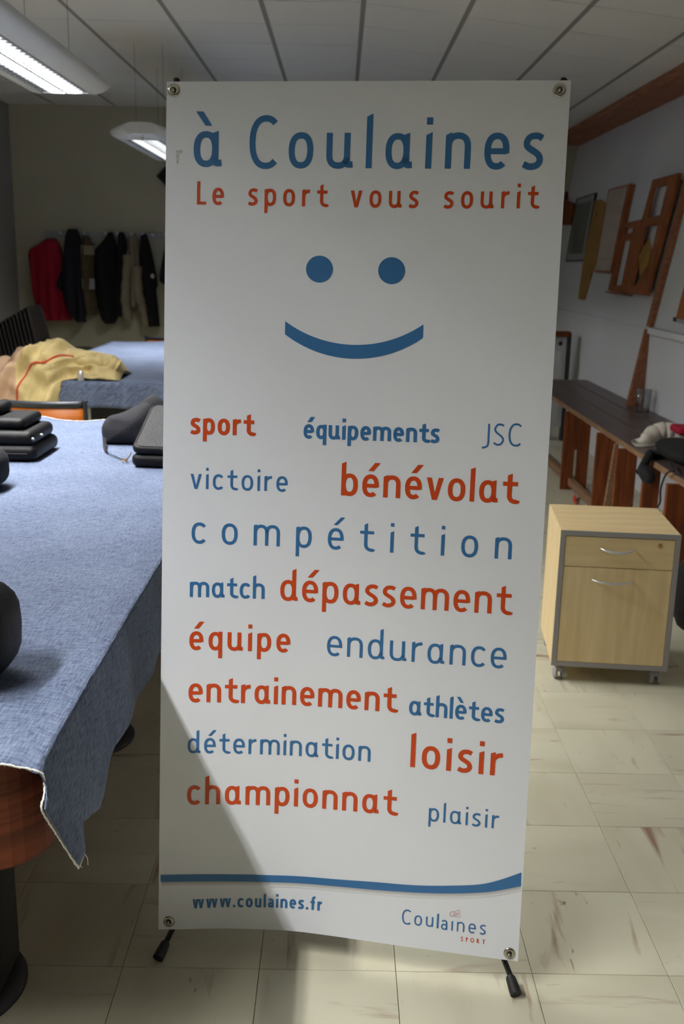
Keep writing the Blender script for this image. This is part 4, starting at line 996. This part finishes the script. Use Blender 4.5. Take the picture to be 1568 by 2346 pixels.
# slanting post and its foot
post = thing('timber_post', 'reddish brown timber post against the right wall, its foot on the bench', 'post', (2.1, 6.9, BZ))
t = MB(); y0_, y1_ = 6.845, 6.936
def wl(z, off): return WX0+KW*(z-1.07)-off
ztop = 2.66
f = [V((wl(1.125, .05), y, 1.125)) if False else V((wl(z, o), y, z)) for y in (y0_,) for z, o in ((1.12, .003), (1.12, .03), (ztop, .03), (ztop, .003))]
t.prism(f, [p+V((0, y1_-y0_, 0)) for p in f]); t.build('upper_post', M['beam'], post, fix=True)
t = MB(); f = [V((2.092, 6.87, 1.104)), V((2.068, 6.87, 1.104)), V((1.985, 6.87, BZ+.001)), V((2.092, 6.87, BZ+.001))]; 
f2 = [p+V((0, .04, 0)) for p in f]; t.prism(f, f2); t.build('foot_wedge', M['beam'], post, fix=True)

# ================================================================== COATS ON THE BACK WALL
def garment(name, label, rows, y, th, mname, loc_z, folds=5, seed=0, extra=None, fold_amp=.5):
    """rows: (pixel y, pixel left, pixel right) measured on the back wall plane"""
    root = thing(name, label, 'coat', tuple(ony((rows[0][1]+rows[0][2])/2, rows[0][0], y)), 'coats on the wall rack')
    K = 28; R_ = []
    tab = catmull([(a, b_, c) for a, b_, c in rows], 5)
    for i, q in enumerate(tab):
        l, r = ony(q.y, q.x, y), ony(q.z, q.x, y); f = i/(len(tab)-1); row = []
        tk = th*(.25+.75*min(1, f*4))
        for j in range(K+1):
            a = 2*PI*j/K; ca, sa = math.cos(a), math.sin(a); x = lerp(l.x, r.x, .5+.5*ca)
            fl = fold_amp*min(1, f*2)*math.sin(x*2*PI*folds/.4+seed+2*noise.noise(V((x*4, f*3, seed))))
            yy = y-tk*(max(0, -sa)**.7)*(1+fl) if sa < 0 else y+.004*sa
            row.append(V((x, yy, l.z+(r.z-l.z)*(.5+.5*ca))))
        R_.append(row)
    t = MB(); t.grid(R_); t.add(R_[0][:-1], [tuple(range(K))], 0, True); t.add(R_[-1][:-1], [tuple(reversed(range(K)))], 0, True)
    t.build('body', M[mname], root, fix=True)
    return root
CY = YB-.05
def cz(a, c): return (a/3.92, 380+c/3.92)
def rows_(lst): return [(380+c/3.92, a/3.92, b_/3.92) for c, a, b_ in lst]
garment('coat', 'crimson red coat, leftmost on the wall rack', rows_([(655, 420, 500), (690, 370, 525), (770, 265, 560), (900, 268, 570), (1050, 285, 580), (1200, 315, 610), (1330, 345, 640), (1385, 380, 650)]), CY, .10, 'cloth_red', 0, 4, 1)
garment('coat', 'long black coat between the red coat and the olive bag', rows_([(568, 615, 690), (600, 597, 712), (700, 585, 735), (900, 560, 730), (1070, 515, 735), (1130, 560, 745), (1300, 620, 770), (1400, 690, 775)]), CY-.06, .10, 'cloth_navy', 0, 3, 2)
ob = garment('hanging_bag', 'olive and grey shoulder bag hanging between two black coats', rows_([(630, 745, 800), (690, 735, 825), (715, 718, 850), (900, 715, 860), (1000, 718, 865), (1120, 735, 870), (1250, 760, 880), (1335, 775, 880)]), CY, .08, 'cloth_olive', 0, 2, 3); ob['category'] = 'bag'
t = MB(); a, b_ = ony(*cz(738, 1010), CY-.085), ony(*cz(852, 1110), CY-.085); t.box(a.x, b_.x, CY-.095, CY-.075, b_.z, a.z); t.build('pocket', M['white_frame'], ob, bevel=.004)
t = MB(); a, b_ = ony(*cz(725, 712), CY-.085), ony(*cz(850, 800), CY-.085); t.box(a.x, b_.x, CY-.098, CY-.07, b_.z, a.z); fl_ = t.build('flap', M['cloth_beige'], ob, bevel=.006)
garment('coat', 'wide black coat hanging right of the olive bag', rows_([(595, 965, 1010), (640, 955, 1030), (740, 870, 1050), (800, 848, 1060), (1000, 845, 1075), (1200, 870, 1080), (1350, 905, 1065), (1415, 960, 1030)]), CY, .11, 'cloth_black', 0, 3, 4)
garment('coat', 'narrow black coat squeezed between the wide black coat and the beige jacket', rows_([(595, 1070, 1110), (640, 1062, 1130), (800, 1055, 1150), (1000, 1060, 1130), (1200, 1055, 1125), (1350, 1060, 1115)]), CY-.02, .09, 'cloth_black', 0, 2, 5)
bj = garment('coat', 'beige jacket with loose sleeves on the wall rack', rows_([(605, 1180, 1215), (660, 1165, 1235), (760, 1145, 1250), (900, 1130, 1262), (1050, 1120, 1262), (1180, 1125, 1265), (1270, 1150, 1255)]), CY, .09, 'cloth_beige', 0, 5, 6)
for pts in (((1150, 800), (1130, 1000), (1125, 1200), (1150, 1400)), ((1230, 900), (1245, 1150), (1285, 1280), (1315, 1440))):
    t = MB(); cc = catmull([ony(*cz(*p), CY-.07) for p in pts], 6); t.tube(cc, [.05+.006*math.sin(k*1.7) for k in range(len(cc))], 14); t.build('sleeve', M['cloth_beige'], bj)
bw = garment('coat', 'black coat with small white marks, right of the beige jacket', rows_([(608, 1275, 1315), (660, 1262, 1335), (800, 1258, 1370), (950, 1258, 1400), (1070, 1262, 1418), (1110, 1280, 1405), (1250, 1310, 1420), (1440, 1345, 1440)]), CY-.02, .10, 'cloth_black', 0, 3, 7)
for a, c, r in ((1370, 990, .022), (1318, 1065, .010)):
    t = MB(); p = ony(*cz(a, c), CY-.128)
    for k in range(5): 
        q = p+V((math.cos(k*1.26)*r*.5, 0, math.sin(k*1.26)*r*.7)); t.lathe([(0, .003), (r*.42, .002), (r*.5, 0)], q, V((0, -1, 0)), 8)
    t.build('white_patch', M['cloth_white'], bw)
garment('coat', 'dark coat at the right end of the rack, mostly hidden by the banner', rows_([(610, 1520, 1570), (700, 1490, 1640), (1000, 1440, 1660), (1060, 1470, 1660), (1100, 1500, 1670), (1380, 1560, 1670)]), CY, .10, 'cloth_navy', 0, 3, 8)
rk = thing('coat_rack', 'white coat rail with round hooks on the back wall', 'coat rack', tuple(ony(250, 540, YB)))
a, b_ = ony(100, 533, YB-.02), ony(520, 550, YB-.02)
t = MB(); t.box(a.x, b_.x, YB-.022, YB-.001, a.z-.045, a.z+.02); t.build('rail', M['white_frame'], rk, bevel=.003)
for px_ in (142, 169, 196, 246, 273, 304, 330, 352, 382, 410, 440, 470):
    p = ony(px_, 535, YB-.022); t = MB(); p.z = a.z-.012
    t.lathe([(.006, 0), (.006, .05), (.012, .06), (.018, .07), (.016, .082), (0, .086)], p, V((0, -1, .25)), 14); t.build('hook', M['white_paint'], rk)
# black speaker hung on its corner
sp_ = thing('wall_speaker', 'black diamond-hung box on the back wall behind the upper left banner edge', 'speaker', tuple(ony(385, 405, YB)))
c = ony(386, 404, YB-.06); h_ = .125; t = MB()
f = [c+V((-h_, 0, 0)), c+V((0, 0, -h_)), c+V((h_, 0, 0)), c+V((0, 0, h_))]; t.prism(f, [p+V((0, .058, 0)) for p in f]); t.build('box', M['black'], sp_, bevel=.004)
t = MB(); k_ = .8; f = [c+V((-h_*k_, -.004, 0)), c+V((0, -.004, -h_*k_)), c+V((h_*k_, -.004, 0)), c+V((0, -.004, h_*k_))]; t.prism(f, [p+V((0, .003, 0)) for p in f]); t.build('grille', M['cloth_black'], sp_)

# ================================================================== STACKED DARK CHAIRS
M['dark_shell'] = mat('dark_brown_shell', srgb(36, 31, 28), .55, bump=.1, bscale=60)
def shell_chair():
    root = thing('stacking_chair', 'dark', 'chair', (0, 0, 0), 'stack of dark chairs by the left wall')
    # backrest: faces +x
    rows = []
    for k in range(7):
        q = k/6; z = lerp(.50, .83, q); hw = .215-.03*max(0, q-.75)*4*(q-.75)*4*.25
        rows.append([V((-.20-.07*q+.03*(1-(2*j/10-1)**2)*-1, lerp(-hw, hw, j/10), z)) for j in range(11)])
    t = MB(); t.slab(rows, V((-.012, 0, 0))); t.build('backrest', M['dark_shell'], root, fix=True)
    rr = []
    for j in range(9):
        q = j/8; x = lerp(-.20, .22, q); dz = -.018*math.sin(q*PI)-.03*max(0, q-.85)/.15
        rr.append([V((x, y*(1-.12*max(0, q-.8)*5), .455+dz+.012*abs(y/.2)**2)) for y in [-.205+.41*k/10 for k in range(11)]])
    t = MB(); t.slab(rr, V((0, 0, -.012))); t.build('seat', M['dark_shell'], root, fix=True)
    for s_ in (-1, 1):
        t = MB(); t.tube(catmull([V((-.27, s_*.20, .80)), V((-.215, s_*.205, .50)), V((-.20, s_*.21, .43)), V((-.25, s_*.225, .01))], 4), .010, 8); t.build('rear_leg', M['frame_grey'], root)
        t = MB(); t.tube(catmull([V((-.20, s_*.21, .43)), V((.12, s_*.215, .435)), V((.19, s_*.22, .40)), V((.23, s_*.225, .01))], 4), .010, 8); t.build('front_leg', M['frame_grey'], root)
    return root
proto = shell_chair(); NCH = 13
names = ['topmost and rightmost of the dark stacked chairs by the left wall, its seat showing'] + ['dark stacked chair, %s below the topmost by the left wall' % s for s in ('first', 'second', 'third', 'fourth', 'fifth', 'sixth', 'seventh', 'eighth', 'ninth', 'tenth', 'eleventh')] + ['lowest and leftmost of the dark stacked chairs by the left wall']
for k in range(NCH):
    if k == 0: r_ = proto
    else:
        r_ = proto.copy(); C.objects.link(r_)
        for ch in list(proto.children): c_ = ch.copy(); C.objects.link(c_); c_.parent = r_
    n = NCH-1-k; r_['label'] = names[k]
    r_.location = (-2.50-.034*k, 9.25+.003*k, n*.0195); r_['_w'] = tuple(r_.location)

# tidy helper keys
for o in bpy.data.objects:
    if '_w' in o: del o['_w']
